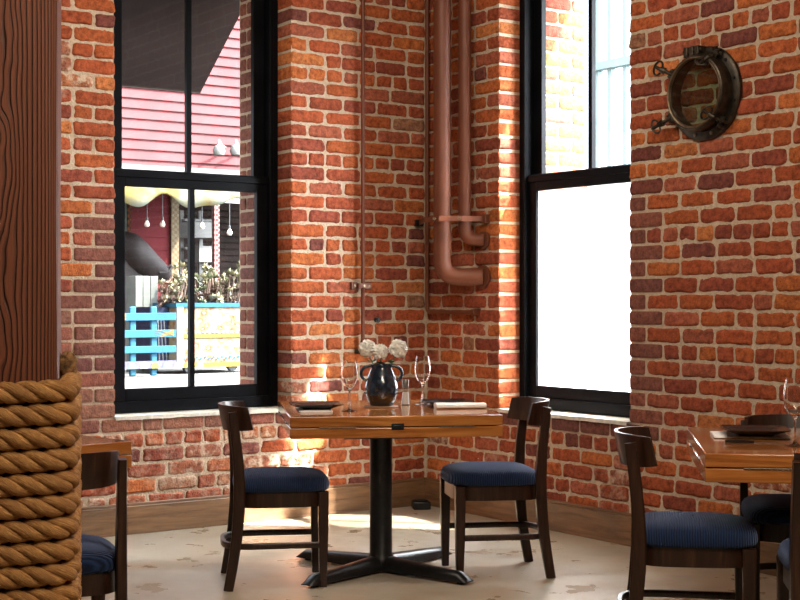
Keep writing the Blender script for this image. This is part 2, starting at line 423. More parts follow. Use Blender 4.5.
# ---------------------------------------------------------------- sash windows
def window(name, P, a, b, frost, rail_top):
    w = empty(name, P((a+b)/2, .2, OZ0), kind='structure'); base = Vector(w.location)
    def q(u, r, z): return tuple(Vector(P(u, r, z)) - base)
    zb, zt, zm0, zm1 = OZ0+.012, OZ1, 1.872, 1.967
    m = MB()
    for s0, s1 in ((a, a+.06), (b-.06, b)):
        m.box(s0, s1, .150, .27, zb, zt, q)
    m.box(a+.06, b-.06, .150, .27, zb, zb+.062, q); m.box(a+.06, b-.06, .150, .27, zt-.06, zt, q)
    for s0, s1 in ((a+.035, a+.06), (b-.06, b-.035)): m.box(s0, s1, .140, .150, zb, zt, q)     # stop beads
    m.build('window_frame', FRAME, w, bevel=.003)
    for nm, z0, z1, r, fr in (('lower_sash', zb+.062, zm1, .185, frost), ('upper_sash', zm0+.03, zt-.06, .225, False)):
        m = MB(); st = .07; bot = .068 if nm == 'lower_sash' else .05; top = .095 if nm == 'lower_sash' else .06
        m.box(a+.06, a+.06+st, r-.018, r+.018, z0, z1, q); m.box(b-.06-st, b-.06, r-.018, r+.018, z0, z1, q)
        m.box(a+.06+st, b-.06-st, r-.018, r+.018, z0, z0+bot, q); m.box(a+.06+st, b-.06-st, r-.018, r+.018, z1-top, z1, q)
        if nm == 'lower_sash': m.box(a+.06, b-.06, r-.026, r-.018, z1-.045, z1-.006, q)
        sash = m.build(nm, FRAME, w, bevel=.003)
        mid = (a+b)/2
        m = MB(); rr = r+.004 if not fr else r+.012
        m.box(mid-.0155, mid+.0155, rr-.013 if not fr else rr+.002, rr+.014, z0+bot, z1-top, q); m.build('muntin', FRAME, sash)
        m = MB(); g = r+.004 if not fr else r
        m.box(a+.06+st, b-.06-st, g-.0015, g+.0015, z0+bot, z1-top, q) if not fr else m.add([q(a+.125,g,z0+bot), q(b-.125,g,z0+bot), q(b-.125,g,z1-top), q(a+.125,g,z1-top)], [(0,1,2,3)])
        if not fr:
            m = MB(); m.add([q(a+.125,g,z0+bot), q(b-.125,g,z0+bot), q(b-.125,g,z1-top), q(a+.125,g,z1-top)], [(0,1,2,3)])
        m.build('frosted_pane' if fr else 'glass_pane', FROST if fr else GLASS, sash)
    m = MB()
    rows = []
    for j in range(7):
        row = []
        for i in range(40):
            u = a + (b-a)*i/39; r = -.012 + .27*j/6
            row.append(q(u, r + (noise.noise(Vector((u*20, 0, 1)))*.008 if j == 0 else 0), OZ0-.004 + .012 + .003*noise.noise(Vector((u*16, r*30, 2)))))
        rows.append(row)
    rows.insert(0, [(p[0], p[1], p[2]-.02) for p in rows[0]])
    m.grid(rows); m.build('sill', SILL, w, smooth=True)
    return w
window('window_1', L, A0, A1, False, 0); window('window_2', R, B0, B1, True, 0)

# ---------------------------------------------------------------- pipes on the walls
def arc_pts(p0, p1, p2, rad, n=10):
    """p0 -> p1 -> p2 with the corner at p1 rounded"""
    p0, p1, p2 = map(Vector, (p0, p1, p2)); d0 = (p0-p1).normalized(); d1 = (p2-p1).normalized()
    a, b = p1 + d0*rad, p1 + d1*rad; out = [p0]
    for i in range(n+1):
        t = i/n; out.append((a*(1-t)*(1-t) + p1*(2*t*(1-t)*.9 + 0) + b*t*t) if False else (a*(1-t)**2 + p1*2*t*(1-t) + b*t*t))
    out.append(p2); return [tuple(p) for p in out]
def rel(fn, base): 
    b = Vector(base); return lambda *p: tuple(Vector(fn(*p)) - b)
def pipe(px, t_end, z_end, rad, label, name='copper_pipe'):
    (a_, b_) = px
    root = empty(name, R(a_, -b_, z_end), label=label, cat='pipe'); q = rel(R, root.location)
    m = MB(); m.tube(arc_pts(q(a_, -b_, H), q(a_, -b_, z_end), q(t_end, -.002, z_end), rad*2.0), rad, 24)
    m.build('tube', COPPER, root, smooth=True)
    d = (Vector(q(t_end, 0, z_end)) - Vector(q(a_, -b_, z_end))).normalized(); e = Vector(q(t_end, -.004, z_end))
    m = MB(); n_ = Vector(q(t_end, 0, z_end)) - Vector(q(t_end, -1, z_end))
    m.tube([e - n_*.012, e + n_*.004], rad*1.32, 24, caps=True); m.build('wall_flange', COPPER, root, smooth=True)
    return root
pipe((.41, .178), .575, 1.25+23*8.24/1417, .051, 'thick copper coloured drain pipe with a low elbow into the right wall')
pipe((.50, .082), .585, 1.25+60*8.2/1417, .038, 'thinner copper coloured drain pipe, right of the thick one in the corner')
# conduit down the corner and along the right wall
zc_ = 1.25-12*8.5/1417
m = MB(); base = R(.055, -.03, zc_); q = rel(R, base)
root = empty('conduit', base, label='thin copper coloured conduit beside the thick drain pipe, turning right at its bottom', cat='conduit')
m.tube(arc_pts(q(.055, -.03, H), q(.055, -.03, zc_), q(.53, -.03, zc_), .03), .0125, 14); m.build('tube', COPPER, root, smooth=True)
m = MB(); m.tube([q(.50, -.03, zc_), q(.535, -.03, zc_)], .019, 14); m.box(.49, .54, -.014, .004, zc_-.022, zc_+.022, q); m.build('end_cap', COPPER, root, smooth=True)
# strap across the corner, holding the pipes
base = L(.02, -.02, 1.73); q = rel(L, base)
root = empty('pipe_strap', base, label='copper coloured strap bar clamping both drain pipes across the corner', cat='bracket')
zs = 1.25 + 81*8.2/1417
A_, B_ = Vector(L(.06, -.015, zs)), Vector(R(.60, -.02, zs)); off = Vector((-.569*0, -.07, 0))
mid0 = Vector(R(.33, -.245, zs)); mid1 = Vector(R(.47, -.243, zs))
bo = Vector(base)
pts = [A_-bo, mid0-bo, mid1-bo, Vector(R(.55, -.14, zs))-bo, B_-bo]
m = MB(); m.tube(pts, 1, sec=(.006, .030)); m.build('bar', COPPER, root)
m = MB(); p = Vector(R(.50, -.082, zs)) - bo; m.tube([p-Vector((0,0,.016)), p+Vector((0,0,.016))], .043, 24); m.build('clamp', COPPER, root, smooth=True)
for pt in (Vector(R(.545, -.155, zs)), Vector(R(.44, -.255, zs))):
    m = MB(); p = pt-bo; m.tube([p, p+Vector((-.004,-.022,0))], .009, 8); m.build('bolt', BRONZE_L, root)
m = MB(); m.box(.035, .085, -.022, .004, zs-.02, zs+.02, q); m.build('wall_anchor', BLACKM, root)
m = MB(); q2 = rel(R, base); m.box(.575, .625, -.03, .004, zs-.025, zs+.025, q2); m.build('wall_anchor', COPPER, root)
# the thin riser on the left wall
base = L(.486, -.035, 1.0); q = rel(L, base)
root = empty('riser_pipe', base, label='thin vertical copper pipe on the left wall, ending above the flowers', cat='pipe')
m = MB(); m.tube([q(.486, -.038, .955), q(.486, -.038, H)], .0115, 14); m.build('tube', COPPER, root, smooth=True)
m = MB(); m.tube([q(.486, -.038, .93), q(.486, -.038, .965)], .018, 14); m.tube([q(.486, -.038, .945), q(.518, -.002, .945)], .014, 12); m.build('elbow', BRONZE, root, smooth=True)
zb_ = 1.25+14*8.4/1417
br = MB(); br.box(.418, .458, -.024, .004, zb_-.022, zb_+.022, q); br.box(.515, .555, -.024, .004, zb_-.022, zb_+.022, q); br.box(.453, .523, -.052, -.044, zb_-.016, zb_+.016, q)
br.box(.453, .459, -.052, -.01, zb_-.016, zb_+.016, q); br.box(.515, .521, -.052, -.01, zb_-.016, zb_+.016, q)
bro = br.build('bracket', COPPER, root, bevel=.002)
for u in (.438, .535, .488):
    m = MB(); m.tube([q(u, -.024 if u != .488 else -.05, zb_), q(u, -.032 if u != .488 else -.058, zb_)], .008, 10); m.build('screw', BRONZE_L, bro)
m = MB(); zz = 1.25-20*8.45/1417; m.tube([L(.365, .004, zz), L(.365, -.02, zz)], .016, 8); m.tube([L(.365, -.02, zz), L(.365, -.032, zz)], .009, 8)
tag(m.build('wall_bolt', BLACKM), 'small black bolt head in the left wall, right of the thin pipe', 'bolt')
m = MB(); sN, zN = 2.40, 1.25+264*7.42/1417
m.lathe([(.0,0),(.026,.0),(.026,.006),(.02,.016),(.0,.022)], 16, ax=lambda x, y, z: L(sN+x, -z-.002, zN+y)); tag(m.build('round_bolt', STEEL, smooth=True), 'small round metal knob on the bricks beside the wooden post', 'bolt')
# black box on the floor in the corner
bx = R(.14, -.14, 0); root = empty('floor_box', bx, rz=.12, label='small black box lying on the floor in the corner', cat='box')
m = MB(); m.box(-.05, .055, -.05, .05, .0, .048); m.build('body', BLACKM, root, bevel=.008)
m = MB(); m.box(-.035, .04, -.035, .035, .048, .056); m.build('lid', BLACKM, root, bevel=.004)

# ---------------------------------------------------------------- porthole on the right wall
tp, zp = 2.302, 2.237
base = R(tp, 0, zp); root = empty('porthole', base, label='round bronze ship porthole with screw dogs, hung on the right brick wall', cat='porthole')
q = rel(R, base)
def disc(prof, n=48, cz=0, tx=0): return lambda m, mi=0: m.lathe(prof, n, mi, caps=False, ax=lambda x, y, z: q(tp+tx+x, -z, zp+cz+y))
m = MB(); disc([(.168,.0),(.172,.012),(.172,.022),(.214,.022),(.224,.016),(.226,.0)])(m)
m.lathe([(.168,.0),(.168,.052),(.180,.052),(.184,.022)], 48, caps=False, ax=lambda x, y, z: q(tp+x, -z, zp+y)); m.build('flange', BRONZE, root, smooth=True)
m = MB(); m.lathe([(.162,.054),(.162,.082),(.166,.090),(.178,.086),(.184,.074),(.184,.054),(.162,.054)], 48, caps=False, ax=lambda x, y, z: q(tp+x, -z, zp+y)); m.build('rim', BRONZE, root, smooth=True)
m = MB(); m.lathe([(.160,.076),(.162,.092),(.168,.094),(.171,.088)], 48, caps=False, ax=lambda x, y, z: q(tp+x, -z, zp+y)); m.build('inner_bead', BRONZE_L, root, smooth=True)
m = MB(); vs = [q(tp, -.076, zp)] + [q(tp+.163*math.cos(2*PI*k/48), -.076, zp+.163*math.sin(2*PI*k/48)) for k in range(48)]
m.add(vs, [(0, 1+k, 1+(k+1) % 48) for k in range(48)]); m.build('glass', PORTGL, root)
for k in range(12):
    a = 2*PI*(k+.5)/12; m = MB(); u, z = tp+.201*math.cos(a), zp+.201*math.sin(a)
    m.tube([q(u, -.022, z), q(u, -.028, z)], .008, 10); m.build('screw', BRONZE_L if k in (8, 9) else BLACKM, root)
def dog(ang, out, tilt, long_=.10):
    """swing bolt with a wing nut, at angle ang on the rim"""
    ca, sa = math.cos(ang), math.sin(ang); m = MB()
    def p(rad, h, side=0): return q(tp+rad*ca-side*sa, -h, zp+rad*sa+side*ca)
    for sd in (-.016, .016): m.tube([p(.17, .045, sd), p(.222, .055, sd), p(.225, .03, sd)], .0075, 8)
    m.tube([p(.205, .05, -.03), p(.205, .05, .03)], .008, 10)
    tipr, tiph = .205+long_*math.cos(tilt), .05+long_*math.sin(tilt)
    m.tube([p(.195, .045), p(tipr, tiph)], [.011, .009], 10)
    mr, mh = .205+long_*.55*math.cos(tilt), .05+long_*.55*math.sin(tilt)
    m.tube([p(mr-.012*math.cos(tilt), mh-.012*math.sin(tilt)), p(mr+.014*math.cos(tilt), mh+.014*math.sin(tilt))], [.019, .014], 12)
    d = m.build('dog', BRONZE, root, smooth=True)
    m = MB(); pts = []
    for k in range(20):
        a = 2*PI*k/20; w = .036*math.cos(a); l = .020*math.sin(a)
        rr, hh = .205+(long_*.8+l)*math.cos(tilt), .05+(long_*.8+l)*math.sin(tilt); pts.append(p(rr, hh, w))
    m.tube(pts, .0055, 8, closed=True); m.build('wing_nut', BRONZE, d, smooth=True)
dog(math.radians(148), 1, .5, .10); dog(math.radians(208), 1, .35, .115); dog(math.radians(62), 1, 2.3, .10); dog(math.radians(-48), 1, 2.4, .10)
m = MB()
for sd in (-.035, 0, .035):
    m.box(tp-.045+sd, tp-.020+sd, -.075, -.005, zp+.175, zp+.225, q)
m.tube([q(tp-.09, -.06, zp+.205), q(tp+.03, -.06, zp+.205)], .011, 12); m.build('hinge', BRONZE, root, bevel=.003)

# ---------------------------------------------------------------- chairs
def make_chair():
    root = empty('dining_chair')
    # cushion
    def outline(y0, y1, hw, n=56, e=4.2):
        pts = []
        for k in range(n):
            a = 2*PI*k/n; c, s_ = math.cos(a), math.sin(a)
            x = math.copysign(abs(c)**(2/e), c)*hw; y = math.copysign(abs(s_)**(2/e), s_)
            yy = (y0+y1)/2 + y*(y1-y0)/2
            wd = 1.0 - .07*(yy-y0)/(y1-y0) if True else 1
            pts.append((x*wd, yy))
        return pts
    o = outline(-.202, .216, .222); cen = (0, .0)
    m = MB(); rows = []
    for sc, z in ((.93,.418),(.985,.420),(1.005,.430),(1.01,.443),(.995,.458),(.955,.471),(.88,.480),(.75,.487),(.58,.492),(.38,.496),(.18,.498),(.02,.4985)):
        rows.append([(x*sc, .003+(y-.003)*sc, z) for x, y in o])
    m.grid([rows[0]] + rows, True)
    m.f.append(tuple(range(len(o)))[::-1]); m.m.append(0)
    m.build('seat_cushion', NAVY, root, smooth=True, sharp=181)
    # apron
    m = MB(); o2 = outline(-.195, .200, .208)
    m.grid([[(x, y, .352) for x, y in o2], [(x, y, .420) for x, y in o2], [(x*.9, y*.9, .420) for x, y in o2], [(x*.9, y*.9, .352) for x, y in o2], [(x, y, .352) for x, y in o2]], True)
    m.build('seat_frame', WALNUT, root, smooth=True)
    for sx in (-1, 1):
        m = MB(); m.tube([(sx*.172, .180, 0), (sx*.178, .180, .25), (sx*.178, .180, .416)], [.72, .98, 1.05], sec=(.043, .043), up=(0,1,0)); m.build('leg', WALNUT, root)
        pts = []; prof = [(-.232,0),(-.214,.10),(-.196,.22),(-.186,.34),(-.184,.45),(-.189,.56),(-.200,.66),(-.214,.768)]
        for y, z in prof: pts.append((sx*.203, y, z))
        m = MB(); m.tube(pts, [.92,.98,1.06,1.12,1.1,1,.92,.84], sec=(.030, .044), up=(0,1,0)); m.build('rear_leg', WALNUT, root)
    # stretcher hoop
    pts = [(-.178, .18, .185)]
    n = 26
    for i in range(n+1):
        a = PI + PI*i/n; c, s_ = math.cos(a), math.sin(a)
        pts.append((math.copysign(abs(c)**.62, c)*.184, -.10 + (-abs(s_)**.75)*.150, .185))
    pts.append((.178, .18, .185))
    m = MB(); m.tube(pts, 1, sec=(.019, .026)); m.build('stretcher', WALNUT, root, smooth=True)
    # bent backrest
    m = MB(); n = 28; outer, inner = [], []
    cur = []
    for i in range(n+1):
        x = -1 + 2*i/n; ang = x*1.36
        X = math.sin(ang)/math.sin(1.36)*.196; Y = -.254 + .118*(1-math.cos(ang))/(1-math.cos(1.36))
        cur.append(Vector((X, Y, 0)))
    th = .013
    def off(i, d):
        t = (cur[min(i+1, n)]-cur[max(i-1, 0)]).normalized(); nn = Vector((-t.y, t.x, 0)); return cur[i] + nn*d
    lo, hi = .680, .792
    prof = []
    for i in range(n+1):
        a, b = off(i, -th/2), off(i, th/2); e = .010*abs(-1+2*i/n)**4; tilt = -.02
        prof.append([(a.x, a.y+.012, lo+e), (a.x, a.y+tilt*.5, hi-.004-e*.6), (a.x, a.y+tilt*.5+.001, hi-e*.6), (b.x, b.y+tilt*.5-.001, hi-e*.6), (b.x, b.y+tilt*.5, hi-.004-e*.6), (b.x, b.y+.012, lo+e)])
    m.grid(prof, True); m.f.append(tuple(range(6))[::-1]); m.m.append(0); m.f.append(tuple(n*6+k for k in range(6))); m.m.append(0)
    m.build('backrest', WALNUT, root, smooth=True)
    return root
chair = make_chair(); first = True
CG = None
for x, y, face, lab in (
    (-.540, 6.32, 9, 'dark wooden chair with navy ribbed seat, left side of the flower table'),
    (.418, 6.535, 189, 'dark wooden chair with navy ribbed seat, right side of the flower table'),
    (1.02, 4.95, -9, 'dark wooden chair at the left side of the right-hand table, in front of the bricks'),
    (1.53, 5.42, 258, 'dark wooden chair behind the right-hand table, its backrest just above the tabletop'),
    (1.41, 4.42, 84, 'dark wooden chair cut off by the right edge, near side of the table'),
    (-1.105, 4.44, 109, 'dark wooden chair half hidden behind the rope-wrapped post')):
    c = chair if first else copy_tree(chair); first = False
    c.location = (x, y, 0); c.rotation_euler = (0, 0, math.radians(face-90)); tag(c, lab, 'chair', 'dark dining chairs with navy seats')

# ---------------------------------------------------------------- tables
def make_table():
    root = empty('dining_table')
    w, d = .465, .49; BX, BY = -.022, -.085
    def slab(z0, z1, sx=1):
        m = MB(); n = 6
        for i in range(n):   # planks glued side by side
            a, b = -d + 2*d*i/n, -d + 2*d*(i+1)/n
            m.box(-w*sx, w*sx, a, b-.0006, z0, z1)
        return m
    def one(z0, z1): m = MB(); m.box(-w, w, -d, d, z0, z1); return m
    one(.7025, .748).build('tabletop', PINE, root, bevel=.004)
    lw = one(.653, .6985).build('lower_leaf', PINE, root, bevel=.004)
    for sx, sy, ln, rot in ((-.26, -1, .16, 0), (.26, -1, .16, 0), (-.26, 1, .16, 0), (.26, 1, .16, 0), (-1, -.2, .1, 1), (-1, .25, .1, 1), (1, -.2, .1, 1), (1, .25, .1, 1)):
        m = MB(); 
        for k in range(9):
            a = -ln/2 + ln*k/9; b = a + ln/9 - .0015
            if rot: p0, p1 = (sx*(w+.002), sy+a, .7005), (sx*(w+.002), sy+b, .7005)
            else: p0, p1 = (sx+a, sy*(d+.002), .7005), (sx+b, sy*(d+.002), .7005)
            m.tube([p0, p1], .0030, 8)
        m.build('hinge', HINGE, root, smooth=True)
    for sy in (-1, 1):
        m = MB(); m.box(-.028, .028, sy*d-.004, sy*d+.004, .688, .716); m.box(-.018, .018, sy*d-.008, sy*d+.008, .695, .709); m.build('latch', BLACKM, root, bevel=.002)
    m = MB(); m.lathe([(.0,.05),(.062,.05),(.060,.07),(.052,.085),(.052,.615),(.06,.63),(.0,.63)], 32, c=(BX,BY,0)); m.build('column', BLACKM, root, smooth=True)
    m = MB(); m.box(BX-.19, BX+.19, BY-.19, BY+.19, .628, .653); m.build('top_plate', BLACKM, root, bevel=.003)
    for k in range(4):
        a = math.radians(-41 + 90*k - 6); ca, sa = math.cos(a), math.sin(a); rows = []
        for dist, hh, wd in ((.0,.070,.046),(.08,.068,.042),(.2,.060,.039),(.35,.052,.037),(.46,.046,.036),(.505,.010,.033)):
            row = []
            for x, z in ((-1,.0),(-1,.45),(-.72,.85),(-.3,1),(.3,1),(.72,.85),(1,.45),(1,.0)):
                row.append((BX + ca*dist - sa*x*wd, BY + sa*dist + ca*x*wd, .012 + z*(hh-.006 if hh > .01 else .004)))
            rows.append(row)
        m = MB(); m.grid(rows); m.f.append(tuple(len(rows)*8-8+i for i in range(8))); m.m.append(0)
        for r_ in rows[:-1]: pass
        arm = m.build('base_arm', BLACKM, root, smooth=True)
        m = MB(); m.lathe([(.0,0),(.016,0),(.016,.016),(.0,.016)], 12, c=(BX+ca*.455, BY+sa*.455, 0)); m.build('foot', BLACKM, arm)
    return root
table = make_table(); first = True
TT = .748
tabs = {}
for key, x, y, rz, lab in (('c', -.078, 6.62, 8, 'square honey wood folding table with flowers, on a black cross base'),
                    ('r', 1.527, 5.06, -8, 'right-hand square wooden table with one place setting, cut off by the edge'),
                    ('l', -1.630, 5.067, 45, 'wooden table whose corner shows behind the rope and the left chair')):
    t_ = table if first else copy_tree(table); first = False
    t_.location = (x, y, 0); t_.rotation_euler = (0, 0, math.radians(rz)); tag(t_, lab, 'table', 'folding pine tables'); tabs[key] = (x, y, math.radians(rz))

def pix(x, y, z):      # a spot on a horizontal plane seen at that place in the frame
    Y = (1.25-z)*1417/(y-300); return ((x-400)/1417*Y, Y, z)

# plates
def make_plate():
    root = empty('dinner_plate'); m = MB(); rows = []
    def sq(h, z, e=9, n=48):
        r = []
        for k in range(n):
            a = 2*PI*(k+.5)/n; c, s_ = math.cos(a), math.sin(a); r.append((math.copysign(abs(c)**(2/e), c)*h, math.copysign(abs(s_)**(2/e), s_)*h, z))
        return r
    for h, z in ((.001,0),(.062,.0),(.066,.003),(.090,.013),(.118,.0215),(.120,.0235),(.117,.025),(.092,.0165),(.076,.011),(.060,.0085),(.001,.008)): rows.append(sq(h, z))
    m.grid(rows, True); m.build('dish', PLATE, root, smooth=True, sharp=55)
    return root
plate = make_plate()
def napkin(loc, rz, w, d, h, label):
    root_m = MB(); rows = []; n = 26
    for layer in range(1):
        ring = []
    for j in range(15):
        a = 2*PI*j/15; row = []
        for i in range(n+1):
            x = -w/2 + w*i/n
            yy = math.copysign(abs(math.cos(a))**.55, math.cos(a))*d/2; zz = h/2 + math.copysign(abs(math.sin(a))**.6, math.sin(a))*h/2
            nz = noise.noise(Vector((x*14, yy*16, loc[0])))*.003*(zz/h)
            row.append((x, yy + noise.noise(Vector((x*9, j*.3, 2)))*.003, max(.0006, zz+nz)))
        rows.append(row)
    rows.append(rows[0]); root_m.grid(rows)
    root_m.f.append(tuple(j*(n+1) for j in range(15))); root_m.m.append(0); root_m.f.append(tuple(j*(n+1)+n for j in range(15))[::-1]); root_m.m.append(0)
    o = root_m.build('napkin', NAPKIN, smooth=True); o.location = loc; o.rotation_euler = (0,0,rz); tag(o, label, 'napkin'); return o
def on(key, u, v, z=TT):
    x, y, a = tabs[key]; return (x + u*math.cos(a) - v*math.sin(a), y + u*math.sin(a) + v*math.cos(a), z)
rc, rr_ = math.radians(8), math.radians(-8)
# centre table, left
napkin(on('c', -.335, -.13), rc+PI/2, .27, .15, .008, 'white folded napkin under the left black plate on the flower table')
plate.location = on('c', -.325, -.135, TT+.0085); plate.rotation_euler = (0,0,rc); tag(plate, 'square black plate at the left place of the flower table', 'plate', 'square black plates')
p2 = copy_tree(plate); p2.location = on('c', .31, .06, TT+.001); p2.rotation_euler = (0,0,rc+.05); tag(p2, 'square black plate at the right place, behind a rolled napkin', 'plate', 'square black plates')
napkin(on('c', .345, -.105), rc+.03, .235, .075, .026, 'white rolled napkin in front of the right plate on the flower table')
napkin(on('r', -.26, .12), rr_, .27, .21, .010, 'white napkin under the black plate on the right-hand table')
p3 = copy_tree(plate); p3.location = on('r', -.245, .085, TT+.0105); p3.rotation_euler = (0,0,rr_); tag(p3, 'square black plate on a napkin on the right-hand table', 'plate', 'square black plates')
# cutlery beside the right-hand plate
def make_knife():
    root = empty('table_knife'); m = MB()
    m.add([(0,-.010,.0005),(.10,-.010,.0005),(.125,.0,.0005),(.10,.009,.0005),(0,.009,.0005),(0,-.010,.0025),(.10,-.010,.0025),(.125,.0,.0015),(.10,.009,.0025),(0,.009,.0025)],
          [(4,3,2,1,0),(5,6,7,8,9),(0,1,6,5),(1,2,7,6),(2,3,8,7),(3,4,9,8),(4,0,5,9)]); m.build('blade', STEEL, root)
    m = MB(); m.tube([(-.10,0,.0055),(-.05,0,.006),(.0,0,.005)], [1,1.1,.8], sec=(.014,.009)); m.build('handle', BLACKM, root); return root
k = make_knife(); k.location = on('r', -.27, -.13, TT); k.rotation_euler = (0,0,rr_); tag(k, 'table knife with dark handle in front of the right-hand black plate', 'knife')

# wine glasses
def make_wineglass():
    root = empty('wine_glass'); s = 1.0
    outer = [(.033,.0),(.034,.0015),(.020,.0035),(.008,.008),(.0038,.018),(.0034,.050),(.0038,.083),(.008,.092),(.020,.103),(.031,.122),(.0365,.145),(.0365,.165),(.033,.190),(.0285,.215)]
    stem = MB(); stem.lathe(outer[:7], 32); stem.build('stem', WINEGL, root, smooth=True)
    bowl = MB(); inner = [(r-.0012, z) for r, z in outer[8:]][::-1] + [(.010,.0965),(.0005,.094)]
    bowl.lathe([(.0005,.088)] + outer[6:] + inner, 32); bowl.build('bowl', WINEGL, root, smooth=True)
    return root
wg = make_wineglass()
for i, (px_, py_, sc, lab) in enumerate(((349.5, 411, 1.06, 'empty wine glass left of the blue vase'), (422.5, 404, 1.07, 'empty wine glass right of the vase and salt shaker'), (795, 446, 1.08, 'empty wine glass on the right-hand table'))):
    g = wg if i == 0 else copy_tree(wg); g.location = pix(px_, py_, TT); g.scale = (sc,)*3; tag(g, lab, 'wine glass', 'wine glasses')

# vase, coaster, flowers
vx = pix(381.5, 407, TT)
m = MB(); m.lathe([(0,0),(.078,0),(.080,.002),(.080,.005),(.078,.007),(0,.007)], 40); o = m.build('coaster', m_plain('cork', (.22,.12,.06), .6), smooth=True); o.location = vx
tag(o, 'round brown coaster under the blue vase', 'coaster')
root = empty('vase', (vx[0], vx[1], TT+.007), label='dark blue glazed two-handled vase holding white flowers', cat='vase')
m = MB(); m.lathe([(0,0),(.050,0),(.056,.005),(.068,.030),(.0765,.062),(.0775,.090),(.072,.120),(.061,.150),(.051,.172),(.0475,.183),(.0505,.193),(.048,.195),(.044,.185),(.047,.165),(.06,.130),(.06,.06),(.04,.02),(0,.016)], 48); m.build('body', VASE, root, smooth=True)
for sx in (-1, 1):
    pts = []
    for k in range(15):
        a = -1.25 + 2.75*k/14; pts.append((sx*(.062 + .034*math.cos(a)), 0, .150 + .034*math.sin(a)))
    m = MB(); m.tube([(sx*.062, 0, .112)] + pts + [(sx*.046, 0, .188)], .0075, 12); m.build('handle', VASE, root, smooth=True)
for k in range(14):
    m = MB(); a = 2*PI*k/14; m.tube([(math.cos(a)*.074, math.sin(a)*.074, .060), (math.cos(a)*.082, math.sin(a)*.082, .060)], [.006, .003], 8); m.build('stud', VASE, root, smooth=True)
vb = Vector((vx[0], vx[1], TT+.007))
def mum(px_, py_, rad, dy, lab, seed):
    Y = vx[1]+dy; c = Vector(((px_-400)/1417*Y, Y, 1.25-(py_-300)/1417*Y)); rnd = random.Random(seed)
    root = empty('chrysanthemum', vb + Vector((0,0,.03)), label=lab, cat='flower', group='white flowers in the vase'); rb = Vector(root.location)
    m = MB(); axis = Vector((c.x-vb.x, -.02, .16)).normalized()
    N = 230
    for i in range(N):
        y = 1 - 1.75*(i+.5)/N; th = i*2.39996; rr = math.sqrt(max(0, 1-y*y))
        d = Vector((rr*math.cos(th), rr*math.sin(th), y)); q_ = Vector((0,0,1)).rotation_difference(axis); d = q_ @ d
        d = (d + Vector((rnd.uniform(-.12,.12), rnd.uniform(-.12,.12), rnd.uniform(-.12,.12)))).normalized()
        side = d.cross(Vector((rnd.uniform(-1,1), rnd.uniform(-1,1), 1))).normalized(); up = side.cross(d).normalized()
        R_ = rad*rnd.uniform(.88, 1.03); w = rad*.17
        p = lambda t, s_, b: (c - rb) + d*R_*t + side*w*s_ + up*rad*b
        m.add([p(.2,-.3,0), p(.2,.3,0), p(.7,-1,.02), p(.7,1,.02), p(.95,-.8,-.06), p(.95,.8,-.06), p(1.0,-.3,-.14), p(1.0,.3,-.14), p(.7,0,-.05), p(.95,0,-.12)], [(0,1,3,8,2),(2,8,9,4),(8,3,5,9),(4,9,5,7,6)])
    cc = c - rb; rows = []
    for j in range(9):
        ph = PI*j/8; rows.append([tuple(cc + Vector((math.sin(ph)*math.cos(a_), math.sin(ph)*math.sin(a_), math.cos(ph)))*rad*.74) for a_ in [2*PI*q_i/16 for q_i in range(16)]])
    m.grid(rows, True)
    m.build('petals', PETAL, root, smooth=True, sharp=181)
    m = MB(); base = Vector((0,0,.0)); topp = c - rb
    mid = Vector((topp.x*.35, topp.y*.3, .13)); pts = []
    for k in range(9):
        t = k/8; pts.append(base*(1-t)**2 + mid*2*t*(1-t) + topp*t*t)
    m.tube(pts, .003, 8); m.build('stem', LEAF, root, smooth=True)
    m = MB()
    for k in range(5):
        a = rnd.uniform(0, 2*PI); s0 = pts[6] + Vector((0,0,-.008)); dv = Vector((math.cos(a), math.sin(a), rnd.uniform(-.1,.7))).normalized(); sv = dv.cross(Vector((0,0,1))).normalized()
        ln = .038
        m.add([s0, s0+dv*ln*.4+sv*.011, s0+dv*ln+Vector((0,0,-.006)), s0+dv*ln*.4-sv*.011, s0+dv*ln*.5+Vector((0,0,.004))], [(0,1,4),(1,2,4),(2,3,4),(3,0,4)])
    m.build('leaf', LEAF, root)
mum(367.5, 348.5, .044, .015, 'left white chrysanthemum in the blue vase', 1)
mum(380, 352, .040, -.03, 'middle white chrysanthemum, lowest in the blue vase', 2)
mum(398, 349, .047, .0, 'right white chrysanthemum in the blue vase', 3)
# salt shaker
sx_ = pix(405.5, 405, TT); root = empty('salt_shaker', sx_, label='small glass salt shaker with metal top between vase and wine glass', cat='salt shaker')
m = MB(); m.lathe([(0,0),(.021,0),(.023,.004),(.019,.03),(.0145,.070),(.0135,.084)], 24, caps=False); m.build('body', THING, root, smooth=True)
m = MB(); m.lathe([(0,.002),(.019,.004),(.0165,.03),(.0135,.062),(0,.062)], 24); m.build('salt', SALT, root, smooth=True)
m = MB(); m.lathe([(.0148,.082),(.0155,.088),(.0175,.116),(.015,.122),(0,.124)], 24); m.build('cap', STEEL, root, smooth=True)

